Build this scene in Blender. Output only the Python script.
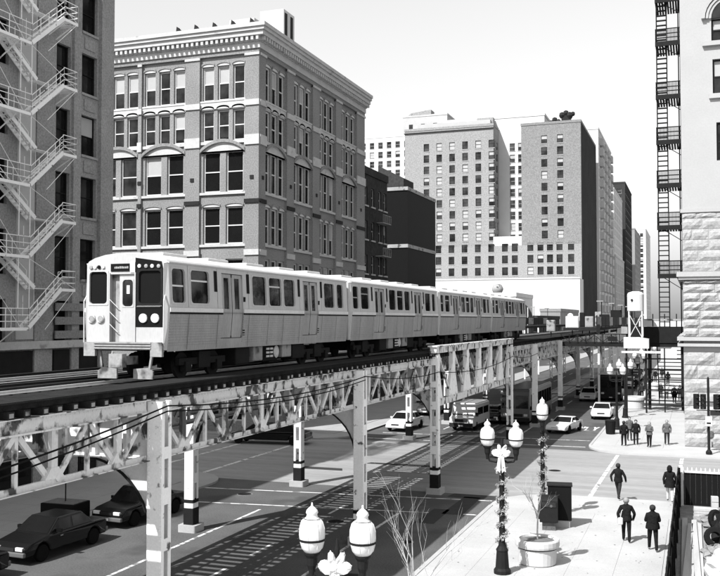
import bpy, math, random
from mathutils import Vector, Matrix
random.seed(7)
R = math.radians
S = bpy.context.scene
col = S.collection
for o in list(bpy.data.objects): bpy.data.objects.remove(o)

# ------------------------------------------------------------------ camera, sky, sun, exposure
F_PX, YAW, CAM_H, PITCH = 920.0, R(20.0), 9.0, math.atan((320 - 288) / 920.0)
cam_d = bpy.data.cameras.new('camera'); cam = bpy.data.objects.new('camera', cam_d); col.objects.link(cam)
cam_d.sensor_fit = 'HORIZONTAL'; cam_d.sensor_width = 36.0; cam_d.lens = F_PX / 720.0 * 36.0
cam_d.clip_start = 0.1; cam_d.clip_end = 6000
cam.location = (0, 0, CAM_H); cam.rotation_euler = (math.pi / 2 + PITCH, 0, YAW)
S.camera = cam
SUN_TO = Vector((0.36, 0.82, -1.0)).normalized()          # direction the light travels
sun_el = math.asin(-SUN_TO.z); sun_az = math.atan2(-SUN_TO.x, -SUN_TO.y)
world = bpy.data.worlds.new('World'); S.world = world; world.use_nodes = True
wn = world.node_tree.nodes; wl = world.node_tree.links
bg = wn['Background']; sky = wn.new('ShaderNodeTexSky'); sky.sky_type = 'NISHITA'; sky.sun_disc = False
sky.sun_elevation = sun_el; sky.sun_rotation = sun_az; sky.air_density = 1.6; sky.dust_density = 1.0; sky.ozone_density = 0.3
# black-and-white film that is most sensitive to blue: the sky records by its blue channel
bw = wn.new('ShaderNodeSeparateColor'); wl.new(sky.outputs[0], bw.inputs[0]); wl.new(bw.outputs[2], bg.inputs[0])
bg.inputs[1].default_value = 0.106
sd = bpy.data.lights.new('sun', 'SUN'); so = bpy.data.objects.new('sun', sd); col.objects.link(so)
sd.energy = 4.5; sd.angle = R(0.5); sd.color = (1, 1, 1)
so.rotation_euler = SUN_TO.to_track_quat('-Z', 'Y').to_euler(); so.location = (-20, -40, 60)
S.view_settings.view_transform = 'Standard'; S.view_settings.look = 'None'
S.view_settings.exposure = 0.82; S.view_settings.gamma = 1.0
S.render.engine = 'CYCLES'

# photograph pixel -> point on a horizontal plane (only a direction is taken from the pixel)
_f = Vector((-math.sin(YAW) * math.cos(PITCH), math.cos(YAW) * math.cos(PITCH), math.sin(PITCH)))
_r = Vector((math.cos(YAW), math.sin(YAW), 0)); _u = _r.cross(_f)
def P(px, py, z=0.0):
    d = _f * F_PX + _r * (px - 360) + _u * (288 - py)
    return Vector((0, 0, CAM_H)) + d * ((z - CAM_H) / d.z)

# ------------------------------------------------------------------ materials (all grey: the photograph is black and white)
def mat(name, base, rough=0.8, amp=0.12, scale=3.0, fine=40.0, famp=0.1, bump=0.0, metal=0.0, spec=0.18, stain=0.0, stain_col=0.03, stretch=(1, 1, 1), stain_scale=1.0, wave=None, objc=False):
    m = bpy.data.materials.new(name); m.use_nodes = True; base *= 0.72
    n = m.node_tree.nodes; l = m.node_tree.links; b = n['Principled BSDF']
    b.inputs['Roughness'].default_value = rough; b.inputs['Metallic'].default_value = metal
    b.inputs['Specular IOR Level'].default_value = spec
    b.inputs['Base Color'].default_value = (base, base, base, 1)
    if objc: g = n.new('ShaderNodeTexCoord'); gout = g.outputs['Object']
    else: g = n.new('ShaderNodeNewGeometry'); gout = g.outputs['Position']
    mp = n.new('ShaderNodeMapping'); mp.inputs['Scale'].default_value = stretch; l.new(gout, mp.inputs['Vector'])
    def noise(sc, det=4):
        t = n.new('ShaderNodeTexNoise'); t.inputs['Scale'].default_value = sc; t.inputs['Detail'].default_value = det
        l.new(mp.outputs[0], t.inputs['Vector']); return t.outputs['Fac']
    def math_(op, a, c):
        q = n.new('ShaderNodeMath'); q.operation = op
        for i, x in enumerate((a, c)):
            if isinstance(x, (int, float)): q.inputs[i].default_value = x
            else: l.new(x, q.inputs[i])
        return q.outputs[0]
    v = base
    if amp or famp:
        a = math_('MULTIPLY', math_('SUBTRACT', noise(scale), 0.5), 2.6 * amp)
        c = math_('MULTIPLY', math_('SUBTRACT', noise(fine, 2), 0.5), 2.6 * famp)
        v = math_('MULTIPLY', math_('ADD', math_('ADD', a, c), 1.0), base)
    if stain:
        t = n.new('ShaderNodeMapRange'); t.inputs['From Min'].default_value = 0.62 - stain; t.inputs['From Max'].default_value = 0.70 - stain
        l.new(noise(stain_scale, 8), t.inputs['Value'])
        mx = n.new('ShaderNodeMix'); mx.data_type = 'FLOAT'; l.new(t.outputs[0], mx.inputs[0])
        if isinstance(v, float): mx.inputs[2].default_value = v
        else: l.new(v, mx.inputs[2])
        mx.inputs[3].default_value = stain_col; v = mx.outputs[0]
    if not isinstance(v, float):
        cb = n.new('ShaderNodeCombineColor')
        for i in range(3): l.new(v, cb.inputs[i])
        l.new(cb.outputs[0], b.inputs['Base Color'])
    if bump or wave:
        bp = n.new('ShaderNodeBump'); bp.inputs['Distance'].default_value = 0.02
        if wave:
            w = n.new('ShaderNodeTexWave'); w.wave_type = 'BANDS'; w.bands_direction = 'Z'; w.inputs['Scale'].default_value = wave
            l.new(mp.outputs[0], w.inputs['Vector']); l.new(w.outputs['Fac'], bp.inputs['Height']); bp.inputs['Strength'].default_value = 0.6
        else:
            l.new(noise(fine, 3), bp.inputs['Height']); bp.inputs['Strength'].default_value = bump
        l.new(bp.outputs[0], b.inputs['Normal'])
    return m
M = dict(
    ground=mat('ground_dirt', 0.16, 0.95, 0.2, 0.4, 6, 0.15),
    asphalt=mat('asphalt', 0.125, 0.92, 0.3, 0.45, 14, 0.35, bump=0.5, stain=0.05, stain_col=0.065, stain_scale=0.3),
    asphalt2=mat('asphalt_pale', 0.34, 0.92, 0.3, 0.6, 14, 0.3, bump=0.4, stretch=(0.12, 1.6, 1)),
    concrete=mat('sidewalk_concrete', 0.52, 0.9, 0.14, 0.5, 25, 0.16, bump=0.2, stain=0.0, stain_col=0.33, stain_scale=0.9),
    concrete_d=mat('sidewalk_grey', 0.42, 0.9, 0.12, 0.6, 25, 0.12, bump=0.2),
    kerb=mat('kerb_stone', 0.5, 0.9, 0.12, 1.0, 25, 0.12),
    paint=mat('road_paint', 0.8, 0.8, 0.15, 3, 30, 0.2, stain=0.10, stain_col=0.18, stain_scale=2.5),
    patch=mat('asphalt_patch', 0.05, 0.9, 0.2, 2, 25, 0.2),
    brick=mat('brick_grey', 0.29, 0.92, 0.2, 0.3, 10, 0.45, bump=0.3),
    brick_l=mat('brick_left', 0.36, 0.92, 0.22, 0.5, 10, 0.42, bump=0.3),
    plaster=mat('plaster_pale', 0.6, 0.9, 0.1, 1, 20, 0.1),
    trim=mat('terracotta_trim', 0.6, 0.85, 0.15, 1.5, 12, 0.12, stain=-0.03, stain_col=0.25, stain_scale=1.2),
    trim_w=mat('window_trim', 0.72, 0.7, 0.08, 2, 20, 0.06),
    dark=mat('dark_trim', 0.035, 0.7, 0.2, 3, 30, 0.1, spec=0.05),
    glass=mat('window_glass', 0.012, 0.1, 0.4, 0.3, 2, 0.0, spec=0.16),
    glass_r=mat('far_glass', 0.05, 0.25, 0.5, 0.2, 1, 0.0, spec=0.4),
    blind=mat('window_blind', 0.5, 0.8, 0.1, 1, 20, 0.05),
    stone_w=mat('limestone', 0.48, 0.85, 0.06, 0.6, 8, 0.06, bump=0.3),
    stone_r=mat('rough_limestone', 0.42, 0.9, 0.2, 1.2, 7, 0.3, bump=0.8),
    brick_h=mat('hotel_brick', 0.34, 0.95, 0.08, 0.03, 3.2, 0.42),
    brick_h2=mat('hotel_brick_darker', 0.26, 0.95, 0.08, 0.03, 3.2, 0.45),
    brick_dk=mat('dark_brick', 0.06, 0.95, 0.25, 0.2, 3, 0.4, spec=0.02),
    white_w=mat('white_wall', 0.72, 0.9, 0.05, 0.05, 0.5, 0.06),
    pale_w=mat('pale_wall', 0.55, 0.9, 0.06, 0.05, 0.5, 0.1),
    roof=mat('roof_tar', 0.1, 0.95, 0.2, 0.3, 4, 0.2),
    steel_w=mat('painted_steel', 0.9, 0.6, 0.12, 1.2, 18, 0.12, stain=0.10, stain_col=0.07, stain_scale=2.6, stretch=(1, 1, 0.7)),
    steel_c=mat('column_paint', 1.14, 0.6, 0.06, 1.2, 18, 0.08, stain=-0.01, stain_col=0.10, stain_scale=3.5),
    steel_d=mat('dark_steel', 0.022, 0.7, 0.25, 2, 18, 0.2, spec=0.05),
    steel_m=mat('weathered_steel', 0.38, 0.7, 0.25, 1.0, 12, 0.25, stain=0.05, stain_col=0.06, stain_scale=1.5),
    wood=mat('tie_timber', 0.035, 0.95, 0.3, 2, 20, 0.3, spec=0.02),
    wood_l=mat('lumber', 0.55, 0.9, 0.2, 1, 20, 0.15, stretch=(4, .4, 1)),
    rail=mat('rail_steel', 0.95, 0.35, 0.1, 1, 10, 0.1, metal=0.4),
    car_w=mat('train_paint', 0.56, 0.45, 0.1, 1.4, 20, 0.1, stretch=(1, 1, .3)),
    car_s=mat('train_fluted_steel', 0.36, 0.45, 0.24, 1.6, 25, 0.22, stretch=(1, 1, .22), bump=.15),
    car_roof=mat('train_roof', 0.74, 0.6, 0.14, 1.2, 12, 0.12),
    black=mat('black_paint', 0.012, 0.6, 0.1, 2, 20, 0.05, spec=0.04),
    rubber=mat('rubber', 0.015, 0.9, 0.1, 4, 30, 0.1, spec=0.04),
    lens=mat('lamp_lens', 0.85, 0.15, 0.0, 1, 1, 0.0),
    globe=mat('opal_globe', 0.9, 0.3, 0.1, 4, 14, 0.06),
    iron=mat('cast_iron', 0.02, 0.6, 0.2, 4, 30, 0.2, spec=0.08),
    leaf=mat('garland_leaf', 0.5, 0.8, 0.3, 6, 30, 0.2),
    ribbon=mat('white_ribbon', 0.85, 0.6, 0.04, 4, 20, 0.03),
    bark=mat('pale_twig', 0.5, 0.9, 0.2, 4, 30, 0.1),
    soil=mat('soil', 0.18, 0.95, 0.3, 6, 30, 0.3),
    pot=mat('planter_stone', 0.68, 0.85, 0.08, 2, 25, 0.08),
    auto_w=mat('auto_white', 0.8, 0.25, 0.02, 2, 10, 0.0, spec=0.6),
    auto_b=mat('auto_black', 0.009, 0.22, 0.02, 2, 10, 0.0, spec=0.25),
    auto_g=mat('auto_grey', 0.16, 0.3, 0.02, 2, 10, 0.0, spec=0.6),
    chrome=mat('chrome', 0.7, 0.2, 0.0, 1, 1, 0, metal=1.0),
    cl_k=mat('cloth_black', 0.018, 0.9, 0.4, 6, 16, 0.35, bump=1.0, spec=0.02), cl_d=mat('cloth_dark', 0.04, 0.9, 0.4, 6, 16, 0.35, bump=1.0, spec=0.02),
    cl_g=mat('cloth_grey', 0.13, 0.9, 0.4, 6, 16, 0.4, bump=1.0), cl_w=mat('cloth_white', 0.7, 0.9, 0.08, 6, 60, 0.05),
    skin=mat('skin', 0.42, 0.6, 0.05, 6, 30, 0.03), hair=mat('hair', 0.03, 0.7, 0.2, 8, 60, 0.2), hair_g=mat('hair_grey', 0.3, 0.7, 0.2, 8, 60, 0.2),
    shoe=mat('shoe', 0.02, 0.5), shoe_w=mat('shoe_pale', 0.5, 0.6),
    tarp=mat('white_tarp', 0.75, 0.6, 0.06, 2, 12, 0.05, bump=0.5), rubble=mat('rubble', 0.3, 0.95, 0.3, 3, 14, 0.3),
)

def make_glass(m, lo, hi, sc, rough):
    # old window glass: a weak, slightly uneven mirror over a dark room
    n = m.node_tree.nodes; l = m.node_tree.links; out = n['Material Output']
    d = n.new('ShaderNodeBsdfDiffuse'); d.inputs[0].default_value = (.008, .008, .008, 1); g = n.new('ShaderNodeBsdfGlossy'); g.inputs['Roughness'].default_value = rough; g.inputs[0].default_value = (1, 1, 1, 1)
    geo = n.new('ShaderNodeNewGeometry'); t = n.new('ShaderNodeTexNoise'); t.inputs['Scale'].default_value = sc; t.inputs['Detail'].default_value = 3; l.new(geo.outputs['Position'], t.inputs['Vector'])
    mr = n.new('ShaderNodeMapRange'); mr.inputs['From Min'].default_value = .35; mr.inputs['From Max'].default_value = .68; mr.inputs['To Min'].default_value = lo; mr.inputs['To Max'].default_value = hi; l.new(t.outputs['Fac'], mr.inputs['Value'])
    bp = n.new('ShaderNodeBump'); bp.inputs['Strength'].default_value = .12; bp.inputs['Distance'].default_value = .05; l.new(t.outputs['Fac'], bp.inputs['Height']); l.new(bp.outputs[0], g.inputs['Normal'])
    mx = n.new('ShaderNodeMixShader'); l.new(mr.outputs[0], mx.inputs[0]); l.new(d.outputs[0], mx.inputs[1]); l.new(g.outputs[0], mx.inputs[2]); l.new(mx.outputs[0], out.inputs['Surface'])
make_glass(M['glass'], .006, .05, .7, .04); make_glass(M['glass_r'], .01, .09, .35, .1)
M['train_glass'] = mat('train_glass', .01); make_glass(M['train_glass'], .003, .09, 1.2, .03)

# ------------------------------------------------------------------ mesh helpers
def tag(o, label=None, cat=None, group=None, kind=None):
    if label: o['label'] = label
    if cat: o['category'] = cat
    if group: o['group'] = group
    if kind: o['kind'] = kind
    return o
def empty(name, loc=(0, 0, 0), rz=0.0, label=None, cat=None, group=None):
    o = bpy.data.objects.new(name, None); col.objects.link(o)
    o.location = loc; o.rotation_euler = (0, 0, rz); o.empty_display_size = 0.3
    return tag(o, label, cat, group)
def mworld(o):
    m = Matrix.LocRotScale(o.location, o.rotation_euler, o.scale)
    return mworld(o.parent) @ o.matrix_parent_inverse @ m if o.parent else m
def link(o, parent=None, world=False):
    col.objects.link(o)
    if parent:
        o.parent = parent
        if world: o.matrix_parent_inverse = mworld(parent).inverted()
    return o
class MB:
    def __init__(s): s.v = []; s.f = []; s.m = []
    def quad(s, *p, mi=0):
        i = len(s.v); s.v += [tuple(q) for q in p]; s.f.append(tuple(range(i, i + len(p)))); s.m.append(mi); return s
    def hexa(s, b, t, mi=0):            # b, t: matching loops, counter-clockwise seen from above
        i = len(s.v); n = len(b); s.v += [tuple(q) for q in b] + [tuple(q) for q in t]
        s.f.append(tuple(range(i + n - 1, i - 1, -1))); s.f.append(tuple(range(i + n, i + 2 * n)))
        for k in range(n): s.f.append((i + k, i + (k + 1) % n, i + n + (k + 1) % n, i + n + k))
        s.m += [mi] * (n + 2); return s
    def box(s, x0, x1, y0, y1, z0, z1, mi=0):
        x0, x1 = min(x0, x1), max(x0, x1); y0, y1 = min(y0, y1), max(y0, y1); z0, z1 = min(z0, z1), max(z0, z1)
        return s.hexa([(x0, y0, z0), (x1, y0, z0), (x1, y1, z0), (x0, y1, z0)], [(x0, y0, z1), (x1, y0, z1), (x1, y1, z1), (x0, y1, z1)], mi)
    def beam(s, p, q, w, h, up=(0, 0, 1), mi=0):
        p = Vector(p); q = Vector(q); d = (q - p).normalized(); up = Vector(up)
        a = d.cross(up)
        if a.length < 1e-4: a = d.cross(Vector((1, 0, 0)))
        a.normalize(); b = a.cross(d)
        a *= w / 2; b *= h / 2
        return s.hexa([p - a - b, p - a + b, p + a + b, p + a - b], [q - a - b, q - a + b, q + a + b, q + a - b], mi)
    def prism(s, poly, axis, a, b, mi=0):
        def pt(u, v, w): return {'x': (w, u, v), 'y': (u, w, v), 'z': (u, v, w)}[axis]
        lo = [pt(u, v, a) for u, v in poly]; hi = [pt(u, v, b) for u, v in poly]
        return s.hexa(lo, hi, mi)
    def tube(s, pts, r, n=6, mi=0, cap=True):
        pts = [Vector(p) for p in pts]; rr = r if isinstance(r, (list, tuple)) else [r] * len(pts); i0 = len(s.v)
        prev = None
        for k, p in enumerate(pts):
            d = (pts[min(k + 1, len(pts) - 1)] - pts[max(k - 1, 0)]).normalized()
            a = d.cross(Vector((0, 0, 1))) if prev is None else prev - d * prev.dot(d)
            if a.length < 1e-3: a = d.cross(Vector((1, 0, 0)))
            a.normalize(); b = d.cross(a); prev = a
            for j in range(n):
                t = 2 * math.pi * j / n; s.v.append(tuple(p + (a * math.cos(t) + b * math.sin(t)) * rr[k]))
        for k in range(len(pts) - 1):
            for j in range(n):
                s.f.append((i0 + k * n + j, i0 + k * n + (j + 1) % n, i0 + (k + 1) * n + (j + 1) % n, i0 + (k + 1) * n + j)); s.m.append(mi)
        if cap:
            s.f.append(tuple(i0 + j for j in range(n - 1, -1, -1))); e = i0 + (len(pts) - 1) * n; s.f.append(tuple(e + j for j in range(n))); s.m += [mi, mi]
        return s
    def lathe(s, prof, n=16, c=(0, 0, 0), axis='z', mi=0, cap=True):
        i0 = len(s.v)
        for r, h in prof:
            for j in range(n):
                t = 2 * math.pi * j / n; x, y = r * math.cos(t), r * math.sin(t)
                p = {'z': (x, y, h), 'x': (h, x, y), 'y': (y, h, x)}[axis]
                s.v.append((p[0] + c[0], p[1] + c[1], p[2] + c[2]))
        for k in range(len(prof) - 1):
            for j in range(n):
                s.f.append((i0 + k * n + j, i0 + k * n + (j + 1) % n, i0 + (k + 1) * n + (j + 1) % n, i0 + (k + 1) * n + j)); s.m.append(mi)
        if cap:
            s.f.append(tuple(i0 + j for j in range(n - 1, -1, -1))); e = i0 + (len(prof) - 1) * n; s.f.append(tuple(e + j for j in range(n))); s.m += [mi, mi]
        return s
    def mesh(s, name, mats, smooth=False):
        me = bpy.data.meshes.new(name); me.from_pydata(s.v, [], s.f)
        for x in (mats if isinstance(mats, (list, tuple)) else [mats]): me.materials.append(M[x] if isinstance(x, str) else x)
        me.polygons.foreach_set('material_index', s.m)
        if smooth: me.polygons.foreach_set('use_smooth', [True] * len(me.polygons))
        me.update(); return me
    def build(s, name, mats, parent=None, world=False, smooth=False):
        return link(bpy.data.objects.new(name, s.mesh(name, mats, smooth)), parent, world)
def inst(name, me, loc, parent=None, rz=0.0, world=False, rot=None):
    o = bpy.data.objects.new(name, me); o.location = loc; o.rotation_euler = rot or (0, 0, rz); return link(o, parent, world)
def copy_tree(o, parent=None):
    c = o.copy(); col.objects.link(c); c.parent = parent
    for ch in list(o.children): copy_tree(ch, c)
    return c
def bevel(o, w, seg=2):
    b = o.modifiers.new('bevel', 'BEVEL'); b.width = w; b.segments = seg; b.limit_method = 'ANGLE'; b.angle_limit = R(35); return o
def rrect(w, h, r, n=4):
    pts = []
    for cx, cy, a0 in ((w / 2 - r, h / 2 - r, 0), (-w / 2 + r, h / 2 - r, 90), (-w / 2 + r, -h / 2 + r, 180), (w / 2 - r, -h / 2 + r, 270)):
        for k in range(n + 1):
            a = R(a0 + 90 * k / n); pts.append((cx + r * math.cos(a), cy + r * math.sin(a)))
    return pts

# facade with real openings; T(u, d, z) -> world, d is depth into the wall
def facade(mb, T, u0, u1, z0, z1, ops, rec=0.25, mi=0, rmi=None):
    rmi = mi if rmi is None else rmi
    us = sorted(set([u0, u1] + [o[0] for o in ops] + [o[1] for o in ops])); zs = sorted(set([z0, z1] + [o[2] for o in ops] + [o[3] for o in ops]))
    us = [u for u in us if u0 - 1e-6 <= u <= u1 + 1e-6]; zs = [z for z in zs if z0 - 1e-6 <= z <= z1 + 1e-6]
    for j in range(len(zs) - 1):
        zc = (zs[j] + zs[j + 1]) / 2; run = None
        row = [o for o in ops if o[2] < zc < o[3]]
        for i in range(len(us) - 1):
            uc = (us[i] + us[i + 1]) / 2
            hole = any(o[0] < uc < o[1] for o in row)
            if not hole and run is None: run = us[i]
            if hole and run is not None:
                mb.quad(T(run, 0, zs[j]), T(us[i], 0, zs[j]), T(us[i], 0, zs[j + 1]), T(run, 0, zs[j + 1]), mi=mi); run = None
        if run is not None: mb.quad(T(run, 0, zs[j]), T(us[-1], 0, zs[j]), T(us[-1], 0, zs[j + 1]), T(run, 0, zs[j + 1]), mi=mi)
    for a, b, c, d in ops:
        mb.quad(T(a, 0, c), T(a, rec, c), T(b, rec, c), T(b, 0, c), mi=rmi); mb.quad(T(a, 0, d), T(b, 0, d), T(b, rec, d), T(a, rec, d), mi=rmi)
        mb.quad(T(a, 0, c), T(a, 0, d), T(a, rec, d), T(a, rec, c), mi=rmi); mb.quad(T(b, 0, c), T(b, rec, c), T(b, rec, d), T(b, 0, d), mi=rmi)
_wc = {}
def window_mesh(w, h, fr, style, frame='trim_w', glass='glass'):
    """double-hung sash; returns (frame mesh, pane mesh, blind mesh)"""
    k = (round(w, 2), round(h, 2), fr, style, frame, glass)
    if k in _wc: return _wc[k]
    f = MB(); t = 0.08
    f.box(-w / 2, -w / 2 + fr, -t, 0, 0, h); f.box(w / 2 - fr, w / 2, -t, 0, 0, h)
    f.box(-w / 2 + fr, w / 2 - fr, -t, 0, 0, fr); f.box(-w / 2 + fr, w / 2 - fr, -t, 0, h - fr, h)
    if style: f.box(-w / 2 + fr, w / 2 - fr, -t * .8, 0, h * .5 - fr * .4, h * .5 + fr * .4)
    p = MB(); p.box(-w / 2, w / 2, 0.0, 0.03, 0, h)
    b = MB(); bz = h * (.5 if style < 2 else .72); b.box(-w / 2 + fr, w / 2 - fr, -.012, -.004, h - bz, h - fr)
    _wc[k] = (f.mesh('window', frame), p.mesh('pane', glass), b.mesh('blind', 'blind')); return _wc[k]
def place_windows(parent, Tloc, rz, ops, rec, fr=0.09, style=1, frame='trim_w', glass='glass', blinds=0.25, panes=True, name='window'):
    """one window per opening; near ones have a pane sub-part, far ones are one mesh"""
    for a, b, c, d in ops:
        fm, pm, bm = window_mesh(b - a, d - c, fr, style, frame, glass)
        loc = Tloc((a + b) / 2, rec, c)
        o = inst(name, fm, loc, parent, rz, True)
        i = bpy.data.objects.new('pane', pm); link(i, o)
        if random.random() < blinds: i = bpy.data.objects.new('blind', bm); link(i, o)
def far_windows(parent, Tloc, rz, ops, rec, frame='dark', lights=0.25):
    for a, b, c, d in ops:
        w, h = round(b - a, 2), round(d - c, 2); k = random.random(); st = 0 if k > lights else (1 if k > lights * .4 else 2); key = ('far', w, h, st, frame)
        if key not in _wc:
            q = MB(); q.box(-w / 2, w / 2, 0, .05, 0, h, 1); t = .07 * min(w, 1.6)
            q.box(-w / 2, -w / 2 + t, -.08, 0, 0, h); q.box(w / 2 - t, w / 2, -.08, 0, 0, h); q.box(-w / 2 + t, w / 2 - t, -.07, 0, h * .48, h * .54)
            q.box(-w / 2 + t, w / 2 - t, -.08, 0, h - t, h)
            q.box(-w / 2 - .12, w / 2 + .12, -rec - .12, -.081, -.16, -.002, 2)
            if st: q.box(-w / 2 + t, w / 2 - t, -.03, -.01, h * (.5 if st == 1 else .08), h - t, 2)
            _wc[key] = q.mesh('window', [frame, 'glass_r', 'blind'])
        inst('window', _wc[key], Tloc((a + b) / 2, rec, c), parent, rz, True)
def TF(x0, y0): return lambda u, d, z: Vector((x0 + u, y0 + d, z))          # face looking to -Y
def TS(x1, y0): return lambda u, d, z: Vector((x1 - d, y0 + u, z))          # face looking to +X
def block(mb, x0, x1, y0, y1, z0, z1, skip='', mi=0, roofmi=1):
    """closed box without the faces built as facades"""
    if 'f' not in skip: mb.quad((x0, y0, z0), (x1, y0, z0), (x1, y0, z1), (x0, y0, z1), mi=mi)
    if 's' not in skip: mb.quad((x1, y0, z0), (x1, y1, z0), (x1, y1, z1), (x1, y0, z1), mi=mi)
    mb.quad((x1, y1, z0), (x0, y1, z0), (x0, y1, z1), (x1, y1, z1), mi=mi); mb.quad((x0, y1, z0), (x0, y0, z0), (x0, y0, z1), (x0, y1, z1), mi=mi)
    mb.quad((x0, y0, z1), (x1, y0, z1), (x1, y1, z1), (x0, y1, z1), mi=roofmi)
SH = 0.14        # sidewalk height

# ================================================================== THE SETTING: ground, streets, sidewalks
tag(MB().quad((-3000, -500, -.03), (3000, -500, -.03), (3000, 4000, -.03), (-3000, 4000, -.03)).build('ground', 'ground'), kind='structure')
CS0, CS1 = 47.9, 64.2            # cross street kerbs
KR, KR2, KL = -9.4, -7.2, -24.9  # kerb lines: right near, right far, left
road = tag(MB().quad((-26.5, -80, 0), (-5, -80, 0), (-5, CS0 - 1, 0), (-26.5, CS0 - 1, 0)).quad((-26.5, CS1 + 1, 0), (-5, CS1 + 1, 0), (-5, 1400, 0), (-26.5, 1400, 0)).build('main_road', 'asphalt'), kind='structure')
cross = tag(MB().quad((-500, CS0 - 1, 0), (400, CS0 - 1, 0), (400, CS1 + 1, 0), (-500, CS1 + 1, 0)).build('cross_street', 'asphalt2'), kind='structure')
def strip(a, b, w, parent, z=.004, name='painted_line', m='paint'):
    a = Vector((a[0], a[1], z)); b = Vector((b[0], b[1], z)); d = (b - a).normalized(); s = Vector((-d.y, d.x, 0)) * w / 2
    return MB().quad(a - s, b - s, b + s, a + s).build(name, m, parent)
# crosswalk lines over the main road (near side) and stop line
strip((-25, 43.9), (-9.6, 45.6), .16, road); strip((-24.9, 40.2), (-9.6, 42.1), .16, road)
strip((-23.6, 66.6), (-7.4, 67.0), .2, road); strip((-23.6, 70.2), (-7.4, 70.6), .2, road)
# crosswalk lines over the cross street
for x in (-5.15, -1.1): strip((x, CS0 + .2), (x + .2, CS1 - .3), .22, cross)
for x in (-27.4, -31.3): strip((x, CS0 + .2), (x, CS1 - .3), .25, cross)
# lane lines
strip((-19.3, -20), (-19.55, 39.8), .15, road); strip((-12.95, -20), (-13.1, 41.2), .15, road)
for k in range(9): strip((-16.1, 8 + k * 4.0), (-16.1, 10.0 + k * 4.0), .13, road)
for k in range(40): strip((-13.0, 74 + k * 9.0), (-13.0, 78 + k * 9.0), .14, road)
for k in range(40): strip((-19.6, 74 + k * 9.0), (-19.6, 78 + k * 9.0), .14, road)
# repair patches and drain covers
for x, y, w, l in ((-10.7, 44.0, .5, 2.2), (-11.4, 41.2, .45, 1.6), (-10.6, 46.4, 1.4, .5), (-21.5, 52, 1.6, .4), (-17.2, 55, 2.4, .3)):
    MB().quad((x - w, y - l, .006), (x + w, y - l, .006), (x + w * .8, y + l, .006), (x - w * .9, y + l, .006)).build('repair_patch', 'patch', road if y < CS0 else cross)
# "ONLY" painted in the kerb lane, read by drivers coming towards the camera
def stroke_letters(word, x0, y0, w, h, gap, parent):
    G = {'O': [((0, 0), (0, 1)), ((0, 1), (1, 1)), ((1, 1), (1, 0)), ((1, 0), (0, 0))], 'N': [((0, 0), (0, 1)), ((0, 1), (1, 0)), ((1, 0), (1, 1))],
         'L': [((0, 1), (0, 0)), ((0, 0), (1, 0))], 'Y': [((0, 1), (.5, .5)), ((1, 1), (.5, .5)), ((.5, .5), (.5, 0))]}
    for k, ch in enumerate(word):
        mb = MB()
        for n, (a, b) in enumerate(G[ch]):
            p = Vector((x0 + k * (w + gap) + a[0] * w, y0 + a[1] * h, .006 + n * .002)); q = Vector((x0 + k * (w + gap) + b[0] * w, y0 + b[1] * h, .006 + n * .002))
            d = (q - p).normalized(); s = Vector((-d.y, d.x, 0)) * .09; mb.quad(p - s, q - s, q + s, p + s)
        mb.build('painted_letter', 'paint', parent)
stroke_letters('ONLY', -9.7, 77.2, .36, 2.6, .2, road)
def corner_poly(x0, x1, y0, y1, r, which):
    pts = []
    for cx, cy, a0, nm in ((x1, y1, 0, 'ne'), (x0, y1, 90, 'nw'), (x0, y0, 180, 'sw'), (x1, y0, 270, 'se')):
        if nm in which:
            ox = cx - r if 'e' in nm else cx + r; oy = cy - r if 'n' in nm else cy + r
            for k in range(9): a = R(a0 + 90 * k / 8); pts.append((ox + r * math.cos(a), oy + r * math.sin(a)))
        else: pts.append((cx, cy))
    return pts
slab_me = MB().box(-.796, .796, -.796, .796, 0, .03).mesh('paving_slab', 'concrete')
slab_dk = MB().box(-.79, .79, -.79, .79, 0, .03).mesh('paving_slab', 'concrete_d')
kerb_me = MB().box(0, .18, 0, 2.97, -.02, SH + .004).mesh('kerb_stone', 'kerb')
def sidewalk(name, x0, x1, y0, y1, corner, slabs, m, sm, kerbx, ky):
    o = tag(MB().prism(corner_poly(x0, x1, y0, y1, 3.2, corner), 'z', -.05, SH - .03).build(name, m), kind='structure')
    sx0, sx1, sy0, sy1 = slabs
    nx = int((sx1 - sx0) / 1.6); ny = int((sy1 - sy0) / 1.6)
    for i in range(nx):
        for j in range(ny):
            x = sx0 + .8 + i * 1.6; y = sy0 + .8 + j * 1.6
            p = inst('paving_slab', sm, (x, y, SH - .031 + random.uniform(-.003, .001)), o)
    y = ky[0]
    while y < ky[1] - 2.9:
        inst('kerb_stone', kerb_me, (kerbx, y, 0), o); y += 3.0
    return o
sw1 = sidewalk('sidewalk', KR, 60, -60, CS0, 'nw', (KR + .2, -.6, 18.0, CS0 - 3.2), 'concrete', slab_me, KR, (17, CS0 - 3.2))
sw2 = sidewalk('sidewalk', KR2, 60, CS1, 1400, 'sw', (KR2 + .2, -.8, CS1 + 3.2, 112), 'concrete', slab_me, KR2, (CS1 + 3.2, 130))
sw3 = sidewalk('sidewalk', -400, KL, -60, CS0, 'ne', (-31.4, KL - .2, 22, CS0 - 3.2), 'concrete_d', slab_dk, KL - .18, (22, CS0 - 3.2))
sw4 = sidewalk('sidewalk', -400, KL, CS1, 1400, 'se', (-31.4, KL - .2, CS1 + 3.2, 82), 'concrete_d', slab_dk, KL - .18, (CS1 + 3.2, 90))

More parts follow.
